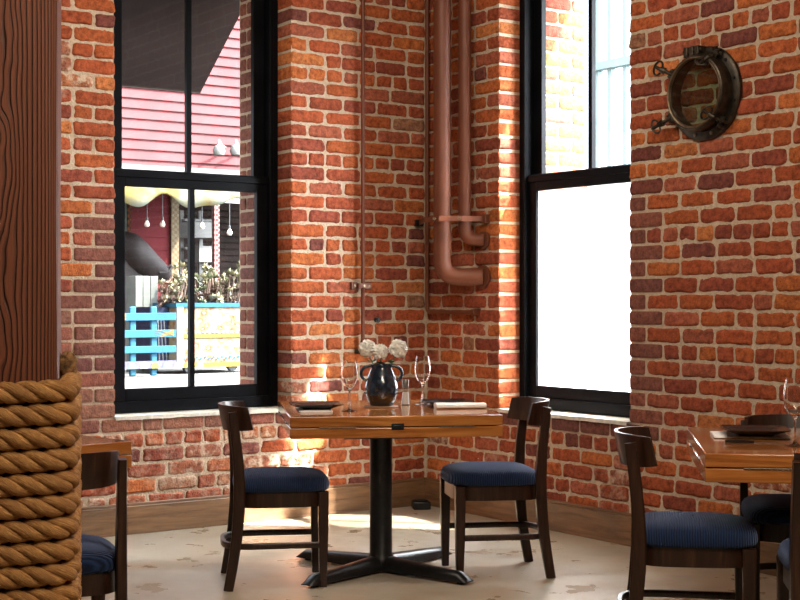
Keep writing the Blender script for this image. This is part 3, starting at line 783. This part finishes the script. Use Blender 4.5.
# ---------------------------------------------------------------- post and rope
pc = (-1.047, 3.631); prz = math.radians(12)
m = MB(); hx = .17
def prof_z():
    rows = []; nz = 90
    cor = []
    N = 14
    for (ax, ay), (bx_, by) in (((-1,-1),(1,-1)), ((1,-1),(1,1)), ((1,1),(-1,1)), ((-1,1),(-1,-1))):
        for k in range(N):
            t = k/N; x, y = ax+(bx_-ax)*t, ay+(by-ay)*t
            if k == 0: 
                cor.append((x*.985+0, y*.985)); continue
            cor.append((x, y))
    for j in range(nz+1):
        z = H*j/nz; row = []
        for x, y in cor:
            d = noise.noise(Vector((x*6, y*6, z*1.7)))*.0025 + noise.noise(Vector((x*20, y*20, z*5)))*.0012
            row.append((x*(hx+d), y*(hx+d), z))
        rows.append(row)
    return rows
m.grid(prof_z(), True); o = m.build('timber_post', POST, smooth=True, sharp=50); o.location = (pc[0], pc[1], 0); o.rotation_euler = (0,0,prz)
tag(o, 'thick rough-sawn reddish timber post at the left edge, from floor to ceiling', 'post')
# rope: three strands laid around each other along a winding path
RR = .0285; PT = .0563; turns = 18.6; zst = .03
def ring_path():
    pts = []; h = hx + RR*.93; c = .045; n = 10
    segs = []
    for cx_, cy_, a0 in ((h-c, -h+c, -PI/2), (h-c, h-c, 0), (-h+c, h-c, PI/2), (-h+c, -h+c, PI)):
        for k in range(n+1):
            a = a0 + PI/2*k/n; segs.append((cx_+c*math.cos(a), cy_+c*math.sin(a)))
    return segs
rp = ring_path(); out = []; dist = [0]
for i in range(len(rp)): dist.append(dist[-1] + math.dist(rp[i], rp[(i+1) % len(rp)]))
per = dist[-1]; step = .0115; ns = int(per*turns/step); path = []
import bisect
for i in range(ns+1):
    dd = i*step; u = (dd + per*.30) % per; k = bisect.bisect_right(dist, u)-1; k = min(k, len(rp)-1)
    f = (u-dist[k])/max(1e-9, dist[k+1]-dist[k]); a, b = rp[k], rp[(k+1) % len(rp)]
    path.append(Vector((a[0]+(b[0]-a[0])*f, a[1]+(b[1]-a[1])*f, zst + PT*dd/per + .0016*noise.noise(Vector((dd*1.5, 0, 0))))))
for it in range(3): path = [path[0]] + [(path[i-1]+path[i]*2+path[i+1])/4 for i in range(1, len(path)-1)] + [path[-1]]
LAY = -.158; SR = .0143; SO = .0152
V = []; F = []; UV = []
for s_ in range(3):
    o0 = len(V); nn = 10
    for i, p in enumerate(path):
        t = (path[min(i+1, ns)]-path[max(i-1, 0)]).normalized(); up = Vector((0,0,1)); a = t.cross(up).normalized(); b = a.cross(t).normalized()
        ph = 2*PI*(i*step/LAY + s_/3); c = p + (a*math.cos(ph) + b*math.sin(ph))*SO
        tw = 2*PI*SO/LAY; ts = (t + (-a*math.sin(ph) + b*math.cos(ph))*tw).normalized()
        e1 = (a*math.cos(ph) + b*math.sin(ph)); e1 = (e1 - ts*e1.dot(ts)).normalized(); e2 = ts.cross(e1)
        for k in range(nn):
            an = 2*PI*k/nn; V.append(c + (e1*math.cos(an)*SR*.98 + e2*math.sin(an)*SR*1.12)); UV.append((i*step*5, k/nn + i*step*2.2))
    for i in range(ns):
        for k in range(nn):
            l = (k+1) % nn; F.append((o0+i*nn+k, o0+i*nn+l, o0+(i+1)*nn+l, o0+(i+1)*nn+k))
    F.append(tuple(o0+k for k in range(nn))[::-1]); F.append(tuple(o0+ns*nn+k for k in range(nn)))
me = bpy.data.meshes.new('rope'); me.from_pydata([tuple(v) for v in V], [], F); me.materials.append(ROPE); me.polygons.foreach_set('use_smooth', [True]*len(F))
uvl = me.uv_layers.new(name='UVMap'); loop_v = np.zeros(len(me.loops), dtype=np.int32); me.loops.foreach_get('vertex_index', loop_v)
uvl.data.foreach_set('uv', np.array(UV, dtype=np.float32)[loop_v].ravel())
rope = bpy.data.objects.new('rope', me); COL.objects.link(rope); rope.location = (pc[0], pc[1], 0); rope.rotation_euler = (0,0,prz)
tag(rope, 'thick golden brown three-strand rope wound around the lower part of the post', 'rope')
# frayed end standing up at the top right
m = MB(); rnd = random.Random(5); ctr = Vector((hx+.020, .02, zst+PT*turns+.008))
rows = []
for j in range(9):
    v = j/8; rowp = []
    for k in range(16):
        a = 2*PI*k/16; r = .026*(math.sin(PI*min(1, v*.75+.18))**.6)*(1+.25*noise.noise(Vector((math.cos(a)*2, math.sin(a)*2, v*4))))
        if j == 8: r *= .3
        rowp.append(ctr + Vector((r*math.cos(a), r*math.sin(a), -.03+.062*v)))
    rows.append(rowp)
m.grid(rows, True)
for k in range(260):
    a = rnd.uniform(0, 2*PI); v = rnd.uniform(-.02, .03); p = ctr + Vector((.022*math.cos(a), .022*math.sin(a), v)); d = Vector((math.cos(a)*.7+rnd.uniform(-.5,.5), math.sin(a)*.7+rnd.uniform(-.5,.5), rnd.uniform(-.2,1))).normalized()*rnd.uniform(.008,.020)
    s2 = Vector((-math.sin(a), math.cos(a), 0))*.0009; m.add([p-s2, p+s2, p+d], [(0,1,2)])
m.build('frayed_end', m_plain('frayed_fibre', (.28,.15,.055), .9, 0, .5, 90, .8), rope, smooth=True)

# ---------------------------------------------------------------- the street outside
def atL(x, y, r):
    """spot seen at (x, y) on the plane r metres out from the left wall -> s, z"""
    k = (x-400)/1417; s = (CX - r*SP - k*(CY + r*CP))/(CP - k*SP); Y = CY - s*SP + r*CP; return s, 1.25-(y-300)/1417*Y
def atR(x, y, r):
    k = (x-400)/1417; t = (k*(CY + r*SP) - CX - r*CP)/(SP + k*CP); Y = CY - t*CP + r*SP; return t, 1.25-(y-300)/1417*Y
EX = .076
m_in = m_plain
def m_plain(*a, **k): k['Specular_IOR_Level'] = .05; return m_in(*a, **k)
def x_(c, k=1.0): return tuple(v*EX*k for v in c)
PAVE = m_plain('pale_paving', x_((.62,.60,.56)), .9, 0, .08, .6)
m = MB(); m.add([(-60,-40,-.02),(60,-40,-.02),(60,80,-.02),(-60,80,-.02)], [(0,1,2,3)]); tag(m.build('ground', PAVE), kind='structure')
# dark awning above the left window
AWN = m_plain('dark_grey_canvas', (.042,.036,.040), .85, 0, .12, 3)
m = MB(); s0, s1 = .88, 2.9
m.add([L(s0,.47,3.24), L(s1,.47,3.24), L(s1,1.3,2.60), L(s0,1.3,2.60), L(s0,.47,3.26), L(s1,.47,3.26), L(s1,1.31,2.62), L(s0,1.31,2.62)], [(0,1,2,3),(7,6,5,4),(0,3,7,4),(1,5,6,2),(3,2,6,7),(0,4,5,1)])
root = empty('awning', L(1.9, .47, 3.24), label='dark grey canvas awning outside above the left window', cat='awning')
o = m.build('canvas', AWN); o.parent = root; o.matrix_parent_inverse.translation = -Vector(root.location)
m = MB(); m.tube([L(s0,1.3,2.61), L(s1,1.3,2.61)], .012, 8); o = m.build('front_bar', BLACKM); o.parent = root; o.matrix_parent_inverse.translation = -Vector(root.location)

# red building across the street
RB = 18.5
REDP = m_plain('red_clapboard', x_((.66,.19,.20)), .7, 0, .12, 1.2); REDD = m_plain('red_boards', x_((.50,.055,.07)), .7, 0, .12, 1)
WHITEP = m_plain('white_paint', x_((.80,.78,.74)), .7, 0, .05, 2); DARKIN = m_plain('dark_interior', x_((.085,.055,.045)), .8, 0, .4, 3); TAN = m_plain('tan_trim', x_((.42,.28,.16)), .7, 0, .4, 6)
root = empty('clapboard_building', L(-6, RB, 0), label='red clapboard building across the street, seen through the left window', cat='building'); bl = Vector(root.location)
q = rel(L, bl)
sA, _ = atL(90, 0, RB); sB, _ = atL(285, 0, RB); sA += 3; sB -= 3
z_low = atL(180, 172, RB)[1]
m = MB(); z = z_low; bp = .198
while z < 9.5:
    m.add([q(sB,RB-.035,z), q(sA,RB-.035,z), q(sA,RB-.035,z+.012), q(sA,RB,z+bp), q(sB,RB,z+bp), q(sB,RB-.035,z+.012), q(sB,RB,z), q(sA,RB,z)], [(0,1,2,5),(5,2,3,4),(0,6,7,1)]); z += bp
m.box(sB, sA, RB, RB+.3, z_low, 9.5, q); m.build('upper_wall', REDP, root)
m = MB(); m.box(sB, sA, RB-.30, RB+.02, z_low-.10, z_low, q); m.box(sB, sA, RB-.36, RB-.28, z_low-.03, z_low+.06, q); m.build('gutter', WHITEP, root)
m = MB(); m.box(sB, sA, RB-.02, RB+.2, z_low-.42, z_low-.10, q); m.build('fascia', WHITEP, root)
sr0 = atL(172.5, 0, RB)[0]
m = MB(); z = -.02
while z < z_low-.42: m.box(sr0, sA, RB, RB+.2, z, min(z+.235, z_low-.42), q); m.box(sr0, sA, RB+.02, RB+.2, z+.235, z+.25, q); z += .25
m.build('lower_wall', REDD, root)
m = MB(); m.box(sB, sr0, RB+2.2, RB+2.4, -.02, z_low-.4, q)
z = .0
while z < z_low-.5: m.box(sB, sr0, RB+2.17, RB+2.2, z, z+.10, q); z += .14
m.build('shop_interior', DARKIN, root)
m = MB()
for xx in (181, 190, 200): 
    a = atL(xx, 0, RB+1)[0]; m.box(a-.04, a+.04, RB+.95, RB+1.0, 0, 3.1, q)
for yy in (222, 236, 250, 262):
    zz = atL(200, yy, RB+1)[1]; m.box(atL(209, 0, RB+1)[0], atL(181, 0, RB+1)[0], RB+.8, RB+1.2, zz, zz+.05, q)
m.build('shelves', WHITEP, root)
m = MB(); a, b = atL(210, 0, RB+.6)[0], atL(186, 0, RB+.6)[0]; zz = atL(200, 232, RB+.6)[1]; m.box(a, b, RB+.5, RB+.9, zz-.12, zz+.20, q); m.box(a, b-.25, RB+.5, RB+.9, atL(200,262,RB+.6)[1], atL(200,246,RB+.6)[1], q); m.build('counter_sign', WHITEP, root)
def checker(name, c1, c2, sc):
    t = NT(name); ch = t.node('ShaderNodeTexChecker'); ch.inputs['Scale'].default_value = sc*1.8; ch.inputs['Color1'].default_value = (*x_(c1),1); ch.inputs['Color2'].default_value = (*x_(c2),1)
    t.l.new(t.map((1,1,1), rot=(0,0,math.radians(34.65))), ch.inputs['Vector']); return t.set(ch.outputs[0], .7, Specular_IOR_Level=.05)
CH1 = checker('red_white_checks', (.7,.10,.10), (.85,.82,.75), 11); CH2 = checker('tan_checks', (.55,.36,.18), (.75,.62,.42), 10); CH3 = checker('orange_pattern', (.62,.16,.03), (.10,.04,.02), 9)
for xa, xb, mt, rr0 in ((171.5, 179, CH2, RB-.06), (214.5, 219.5, CH1, RB-.1), (127.5, 131.5, CH3, RB-.12)):
    a, b = atL(xb, 0, rr0)[0], atL(xa, 0, rr0)[0]; m = MB(); m.box(a, b, rr0, rr0+.12, 0, z_low-.42, q); m.build('post', mt, root)
a, b = atL(126.8, 0, RB-.3)[0], atL(110, 0, RB-.3)[0]
m = MB(); m.box(a, b, RB-.3, RB-.1, 1.2, 3.1, q); m.build('side_panel', m_plain('sage_paint', x_((.28,.36,.30)), .7), root)
# printed canopy
t = NT('printed_canopy'); n = t.noise(1.6, 4); n2 = t.noise(4, 2)
c = t.ramp(n, [(.35, x_((.85,.62,.16))), (.5, x_((.86,.82,.58))), (.62, x_((.62,.80,.66)))]); c = t.mix(t.ramp(n2, [(.6, 0), (.68, .7)]), c, x_((.75,.28,.16))); CANO = t.set(c, .8, Specular_IOR_Level=.05)
root = empty('canopy', L(-6, 17, 3.5), label='printed yellow canopy across the street above the stall', cat='canopy'); q = rel(L, root.location)
rows = []; rowr = (RB-.02, RB-.8, RB-1.6, RB-2.3)
m = MB(); n = 40
sL, sR = atL(112, 0, 16.2)[0], atL(262, 0, 16.2)[0]
zt_ = z_low-.18
for j, r in enumerate((RB-.02, RB-.9, RB-1.7, RB-2.3, RB-2.3, RB-2.3)):
    row = []
    for i in range(n+1):
        s_ = sL + (sR-sL)*i/n; z = zt_ - .10*j if j < 4 else zt_ - .3
        if j == 4: z -= .15
        if j == 5: z -= .30 + .10*math.sin(i*.35)
        row.append(q(s_, r, z + .03*math.sin(i*.6)*(j/3)))
    rows.append(row)
m.grid(rows); o = m.build('fabric', CANO, root, smooth=True); sm = o.modifiers.new('th', 'SOLIDIFY'); sm.thickness = .02
m = MB(); m.tube([q(sL, RB-2.25, zt_-.3), q(sR, RB-2.25, zt_-.3)], .03, 8); m.build('rail', WHITEP, root)
# hanging bulbs
BULB = m_plain('bulb_glass', (.5,.45,.38), .3); bulb0 = None
for i, (bx_, by) in enumerate(((147, 222), (162.5, 222), (202, 224), (229.5, 230.5))):
    s_, z = atL(bx_, by, RB-.6)
    if bulb0 is None:
        bulb0 = empty('light_bulb'); m = MB(); m.lathe([(0,-.10),(.04,-.085),(.055,-.05),(.04,-.01),(.02,.03),(0,.03)], 14); m.build('globe', BULB, bulb0, smooth=True)
        m = MB(); m.lathe([(.022,.02),(.022,.09),(.008,.10),(.008,.55),(0,.55)], 8); m.build('socket_cord', BLACKM, bulb0); bb = bulb0
    else: bb = copy_tree(bulb0)
    bb.location = L(s_, RB-.6, z)
    tag(bb, ('bulb hanging left-most under the printed canopy', 'bulb hanging second from left under the printed canopy', 'bulb hanging in front of the dark stall, just right of the window bar', 'bulb hanging right-most under the printed canopy')[i], 'light bulb', 'bulbs hung under the canopy')
# wall lamps on the red facade
lamp0 = None
for i, bx_ in enumerate((219, 236)):
    s_, z = atL(bx_, 150, RB-.4)
    if lamp0 is None:
        lamp0 = empty('wall_lamp'); m = MB(); m.lathe([(0,-.12),(.10,-.10),(.13,-.02),(.10,.07),(0,.12)], 16); m.build('globe', WHITEP, lamp0, smooth=True)
        m = MB(); m.tube([(0,0,.1),(.02,.1,.2),(.10,.25,.12),(.2,.42,.1)], .025, 8); m.build('arm', WHITEP, lamp0, smooth=True); ll = lamp0
    else: ll = copy_tree(lamp0)
    ll.location = L(s_, RB-.4, z); ll.rotation_euler = (0,0,.3)
    tag(ll, 'white globe lamp on the red clapboard wall, ' + ('left one' if i == 0 else 'right one beside the brick reveal'), 'lamp', 'globe lamps on the red wall')
# animal head sculpture
GREY = m_plain('grey_resin', x_((.13,.105,.10)), .6, 0, .3, 3, .3)
hs, hz = atL(141, 258, RB-.75); root = empty('animal_statue', L(hs, RB-.75, hz), label='grey animal head statue in front of the dark red boards', cat='statue'); q = rel(L, root.location)
m = MB(); rows = []
prof = [(.62,.40,.02,.0),(.48,.34,.50,.40),(.20,.18,.60,.42),(-.10,-.02,.54,.36),(-.36,-.20,.42,.30),(-.58,-.34,.32,.28),(-.72,-.42,.22,.22),(-.79,-.44,.05,.05)]
for u, zc, hv, hw in prof:
    row = []
    for k in range(20):
        a = 2*PI*k/20; row.append(q(hs+u*.72, RB-.75+hw*math.cos(a), hz+(zc+hv*math.sin(a)*1.1)*.62-.05))
    rows.append(row)
m.grid(rows, True); hd = m.build('head', GREY, root, smooth=True, sharp=181)
m = MB(); m.lathe([(0,-.03),(.04,-.02),(.05,.0),(.04,.02),(0,.03)], 12, c=(0,0,0), ax=lambda x, y, z: q(hs+.02+x, RB-.75-.24+z, hz+.10+y)); m.build('eye', BLACKM, root, smooth=True)
m = MB(); m.tube([q(hs-.22, RB-1.01, hz-.22), q(hs-.40, RB-1.0, hz-.20), q(hs-.52, RB-.95, hz-.12)], .018, 8); m.tube([q(hs-.24, RB-1.02, hz-.28), q(hs-.44, RB-1.0, hz-.27), q(hs-.55, RB-.93, hz-.16)], .03, 8); m.build('lips', GREY, root, smooth=True)
m = MB(); m.box(hs-.0, hs+.6, RB-.95, RB-.55, -hz*0+.0, hz-.05, q); m.build('body', GREY, root, bevel=.08, seg=3)
# pale pedestal
s_, z = atL(146.5, 276, RB-2.6); a, b = atL(158, 0, RB-2.6)[0], atL(135, 0, RB-2.6)[0]
m = MB(); m.box(a, b, RB-2.6, RB-2.1, -.02, z)
m2 = MB(); root = empty('pedestal', L((a+b)/2, RB-2.4, 0), label='pale grey wooden pedestal behind the blue fence', cat='pedestal'); q = rel(L, root.location)
for k in range(3): w_ = (b-a)/3; m2.box(a+w_*k, a+w_*(k+1)-.012, RB-2.6, RB-2.2, -.02, z, q)
m2.build('boards', m_plain('weathered_white', x_((.55,.58,.52)), .8, 0, .15, 3, .3), root, bevel=.005)
# painted cart
t = NT('painted_cart'); v = t.map((1,.3,1), rot=(0,0,math.radians(34.65))); wv = t.node('ShaderNodeTexVoronoi'); wv.inputs['Scale'].default_value = 6.5; t.l.new(v, wv.inputs['Vector'])
n = t.noise(5, 3, .5, None, 1.5)
c = t.ramp(wv.outputs['Distance'], [(.15, x_((.95,.92,.85))), (.24, x_((.85,.25,.10))), (.34, x_((.92,.66,.28))), (.6, x_((.95,.84,.58)))]); c = t.mix(t.ramp(n, [(.52, 0), (.57, .9), (.62, 0)]), c, x_((.85,.22,.12))); c = t.mix(t.ramp(n, [(.34, .9), (.40, 0)]), c, x_((.9,.92,.88))); CART = t.set(c, .8, Specular_IOR_Level=.05)
SKYB = m_plain('sky_blue_paint', x_((.10,.42,.66)), .5, 0, .12, 4); YEL = m_plain('yellow_paint', x_((.88,.64,.12)), .5, 0, .08, 4)
rC = 15.0; a, b = atL(252, 0, rC)[0], atL(177, 0, rC)[0]; zt2 = atL(205, 307, rC)[1]; zb2 = atL(205, 371, rC)[1]
root = empty('painted_cart', L((a+b)/2, rC, 0), label='yellow painted cart with blue top edge across the street', cat='cart'); q = rel(L, root.location)
m = MB(); m.box(a, b, rC, rC+1.1, .09, zt2, q); m.build('body', CART, root)
m = MB(); m.box(a-.03, b+.03, rC-.03, rC+1.13, zt2, zt2+.07, q); m.build('top_edge', SKYB, root)
m = MB(); zz = (zt2+.09)/2+.02; m.box(a, b, rC-.02, rC, zz-.03, zz+.03, q); m.box(a, b, rC-.02, rC, .09, .17, q); m.build('band', YEL, root)
m = MB()
for k in range(16):
    u = a + (b-a)*(k+.5)/16; w_ = (b-a)/16*.36; base = zz+.03
    m.add([q(u+w_*math.cos(PI*j/8), rC-.012, base+.02+w_*1.25*math.sin(PI*j/8)) for j in range(9)] + [q(u+w_*math.cos(PI*j/8), rC, base+.02+w_*1.25*math.sin(PI*j/8)) for j in range(9)], [tuple(range(9))] + [(j, j+9, j+10, j+1) for j in range(8)])
m.build('scallops', WHITEP, root)
m = MB(); 
for k in range(18):
    u = a + (b-a)*(k+.5)/18; m.lathe([(0,0),(.022,0),(.022,.008),(0,.008)], 8, ax=lambda x, y, z: q(u+x, rC-.02-z, .24+y+.02*(k % 2)))
m.build('dots', SKYB, root)
m = MB(); m.box(b-.10, b+.02, rC-.04, rC+.02, .09, zt2, q); m.build('corner_post', WHITEP, root)
NAVYP = m_plain('navy_panel', x_((.05,.07,.16)), .6)
m = MB(); m.box(b+.02, b+.36, rC+.3, rC+1.0, .12, zt2, q); m.build('side_box', NAVYP, root)
m = MB(); 
for k in range(5): m.add([q(b+.04+k*.07, rC+.29, .2), q(b+.06+k*.07, rC+.29, .2), q(b+.12+k*.055, rC+.29, .95), q(b+.10+k*.055, rC+.29, .95)], [(0,1,2,3)])
m.build('stripes', WHITEP, root)
m = MB()
for u in (a+.3, b-.3): m.tube([q(u, rC+.15, .09), q(u, rC+.24, .09)], .09, 16)
m.build('wheel', BLACKM, root)
# succulent bush growing in the cart
BUSH = [m_plain('succulent_yellow', x_((2.4,2.2,1.4)), .6, 0, .3, 3), m_plain('succulent_brown', x_((1.2,.8,.62)), .7, 0, .3, 3), m_plain('succulent_green', x_((1.3,1.4,.8)), .6, 0, .3, 3)]
root = empty('succulent_bush', L((a+b)/2, rC+.5, zt2), label='bushy yellow-green succulents growing out of the painted cart', cat='plant'); q = rel(L, root.location)
rnd = random.Random(3); mf = MB(); ms = MB()
for i in range(170):
    px_ = rnd.uniform(161, 243); top = 262 + 13*abs(math.sin(px_*.105)) + (8 if px_ < 176 else 0)
    py_ = rnd.uniform(top, 304); r = rC+.5+rnd.uniform(-.35, .35); s_, z = atL(px_, py_, r); c = Vector(q(s_, r, z)); rad = rnd.uniform(.05, .10); mi = rnd.choice([0,0,0,1,2,2]) if py_ < top+16 else rnd.choice([0,1,1,2,2])
    ms.tube([q(s_+rnd.uniform(-.1,.1), rC+.5, zt2-.02), tuple((c+Vector(q(s_, rC+.5, zt2)))/2+Vector((.03,0,0))), tuple(c)], .012, 5)
    for k in range(22):
        d = Vector((rnd.gauss(0,1), rnd.gauss(0,1), rnd.gauss(.4,.8))).normalized(); sd = d.cross(Vector((0,.3,1))).normalized()
        mf.add([c, c+d*rad*.6+sd*rad*.28, c+d*rad*1.25, c+d*rad*.6-sd*rad*.28], [(0,1,2,3)], mi)
mf.build('foliage', BUSH, root); ms.build('stems', BUSH[1], root)
# blue picket bench fence
rF = 14.5; root = empty('painted_fence', L(atL(150,0,rF)[0], rF, 0), label='low sky blue painted slat fence with colourful scallops, left of the cart', cat='fence'); q = rel(L, root.location)
a, b = atL(176, 0, rF)[0], atL(112, 0, rF)[0]
for xx in (119, 134, 155):
    u = atL(xx, 0, rF)[0]; m = MB(); m.box(u-.055, u+.055, rF+.03, rF+.10, 0, atL(150, 306.5, rF)[1], q); m.build('post', SKYB, root, bevel=.02)
for y0, y1 in ((313, 320.5), (330, 337.5), (346, 353)):
    z1, z0 = atL(150, y0, rF)[1], atL(150, y1, rF)[1]; m = MB(); m.box(a, b, rF-.01, rF+.03, z0, z1, q); sl = m.build('slat', SKYB, root, bevel=.005)
z1, z0 = atL(150, 361, rF)[1], atL(150, 368.5, rF)[1]; m = MB(); m.box(a, b, rF-.01, rF+.03, z0, z1, q); m.build('slat', m_plain('lilac_paint', x_((.42,.40,.62)), .6), root)
cols = [m_plain('scallop_yellow', x_((.86,.74,.18)), .6), m_plain('scallop_mint', x_((.45,.75,.55)), .6), m_plain('scallop_cream', x_((.85,.82,.70)), .6)]
m = MB()
for k in range(8):
    u = b - .14 - k*.205; w_ = .07
    m.add([q(u+w_*math.cos(PI*j/8), rF-.018, z0+.0+w_*1.5*math.sin(PI*j/8)) for j in range(9)] + [q(u+w_*math.cos(PI*j/8), rF-.01, z0+w_*1.5*math.sin(PI*j/8)) for j in range(9)], [tuple(range(9))] + [(j, j+9, j+10, j+1) for j in range(8)], k % 3)
m.build('scallops', cols, root)
FL = m_plain('flame_paint', x_((.80,.50,.16)), .6, 0, .5, 8)
m = MB()
for zz, ua in ((333.5, a+.05), (317, a+.9)):
    zc = atL(150, zz, rF)[1]
    for k in range(3):
        pts = [(ua+.12*j/2+.0, zc-.03+.03*k+.022*math.sin(j*1.3+k)) for j in range(7)]
        for j in range(6):
            w0, w1 = .016*(1-j/6), .016*(1-(j+1)/6)
            m.add([q(pts[j][0], rF-.016, pts[j][1]-w0), q(pts[j+1][0], rF-.016, pts[j+1][1]-w1), q(pts[j+1][0], rF-.016, pts[j+1][1]+w1), q(pts[j][0], rF-.016, pts[j][1]+w0)], [(0,1,2,3)])
m.build('flames', FL, root)

# pale glazed building seen through the right window
TEAL = m_plain('pale_teal_frame', (.16,.21,.215), .6, 0, .1, 3); rG = 7.0
root = empty('glazed_building', R(atR(610,0,rG)[0], rG, 0), label='pale teal window frames of the glazed building outside the right window', cat='building'); q = rel(R, root.location)
def gx(x): return atR(x, 0, rG)[0]
m = MB()
for x0, x1 in ((594.5, 598), (607, 611), (622.5, 626), (642, 646)): m.box(gx(x0), gx(x1), rG, rG+.08, 0, 6.4, q)
m.build('mullions', TEAL, root)
zz = atR(610, 64, rG)[1]; m = MB(); m.box(gx(592), gx(650), rG-.03, rG+.08, zz-.05, zz+.05, q); m.box(gx(592), gx(650), rG, rG+.08, 6.3, 6.4, q); m.build('transom', TEAL, root)
m = MB(); m.add([q(gx(592), rG+.05, 0), q(gx(650), rG+.05, 0), q(gx(650), rG+.05, 6.3), q(gx(592), rG+.05, 6.3)], [(0,1,2,3)]); m.build('glass', m_glass('teal_glass', (.86,.94,.95), .6, .05), root)
m = MB(); u = gx(618); m.box(u-.05, u+.05, rG+1, rG+1.1, 0, atR(618, 92, rG)[1], q); u = gx(608); m.build('barrier_post', REDP, root)

# ---------------------------------------------------------------- camera and light
cam = bpy.data.cameras.new('camera'); co = bpy.data.objects.new('camera', cam); COL.objects.link(co)
co.location = (0, 0, 1.25); co.rotation_euler = (PI/2, 0, 0); cam.sensor_width = 36; cam.lens = 36*1417/800; cam.clip_start = .05; cam.clip_end = 200
sc = bpy.context.scene; sc.camera = co
# sun: from the street outside the right window, about 50 degrees high
al, be, tanE = .7071, .7071, 1.2
d = Vector((al*CP + be*SP, al*SP - be*CP, tanE)).normalized()
sl = bpy.data.lights.new('sun', 'SUN'); sl.energy = 68; sl.angle = math.radians(1.2); sl.color = (1, .955, .88)
so = bpy.data.objects.new('sun', sl); COL.objects.link(so); so.rotation_euler = (-d).to_track_quat('-Z', 'Y').to_euler()
w = bpy.data.worlds.new('world'); sc.world = w; w.use_nodes = True
bg = w.node_tree.nodes['Background']; bg.inputs[0].default_value = (.86, .93, 1.0, 1); wn, wl = w.node_tree.nodes, w.node_tree.links     # sky: brighter towards the sun, as on a hazy day
tcw = wn.new('ShaderNodeTexCoord'); dt = wn.new('ShaderNodeVectorMath'); dt.operation = 'DOT_PRODUCT'; dt.inputs[1].default_value = tuple(d)
nm = wn.new('ShaderNodeVectorMath'); nm.operation = 'NORMALIZE'; wl.new(tcw.outputs['Generated'], nm.inputs[0]); wl.new(nm.outputs[0], dt.inputs[0])
mx_ = wn.new('ShaderNodeMath'); mx_.operation = 'MAXIMUM'; mx_.inputs[1].default_value = 0; wl.new(dt.outputs['Value'], mx_.inputs[0])
pw_ = wn.new('ShaderNodeMath'); pw_.operation = 'POWER'; pw_.inputs[1].default_value = 2.2; wl.new(mx_.outputs[0], pw_.inputs[0])
ma_ = wn.new('ShaderNodeMath'); ma_.operation = 'MULTIPLY_ADD'; ma_.inputs[1].default_value = 72; ma_.inputs[2].default_value = 3.2; wl.new(pw_.outputs[0], ma_.inputs[0])
wl.new(ma_.outputs[0], bg.inputs[1])
def area(name, loc, target, size, energy, col):
    a = bpy.data.lights.new(name, 'AREA'); a.shape = 'RECTANGLE'; a.size, a.size_y = size; a.energy = energy; a.color = col
    o = bpy.data.objects.new(name, a); COL.objects.link(o); o.location = loc
    o.rotation_euler = (Vector(target)-Vector(loc)).to_track_quat('-Z', 'Y').to_euler(); return o
area('fill_light_front', (-.6, 5.6, 3.55), (-.5, 7.9, 1.2), (1.2, .6), 42, (1, .88, .72))  # unseen fill light, added to brighten the left wall
area('fill_light_right', (.6, 2.6, 3.5), (1.9, 6.6, 1.2), (1.0, 1.0), 84, (1, .86, .70))  # warm fill added out of view for the right wall, no fixture
area('fill_light_middle', (1.3, 1.4, 3.3), (-.9, 3.6, .9), (.8, .8), 50, (1, .82, .62))  # added fill without a fixture, lights post and rope from the right
for sp_ in (sc.view_settings,):
    sp_.view_transform = 'Standard'; sp_.look = 'None'; sp_.exposure = .22; sp_.gamma = 1; sp_.use_curve_mapping = False
sc.cycles.use_denoising = True
sc.cycles.max_bounces = 10; sc.cycles.transparent_max_bounces = 16; sc.cycles.sample_clamp_indirect = 6
sc.cycles.caustics_reflective = False; sc.cycles.caustics_refractive = False
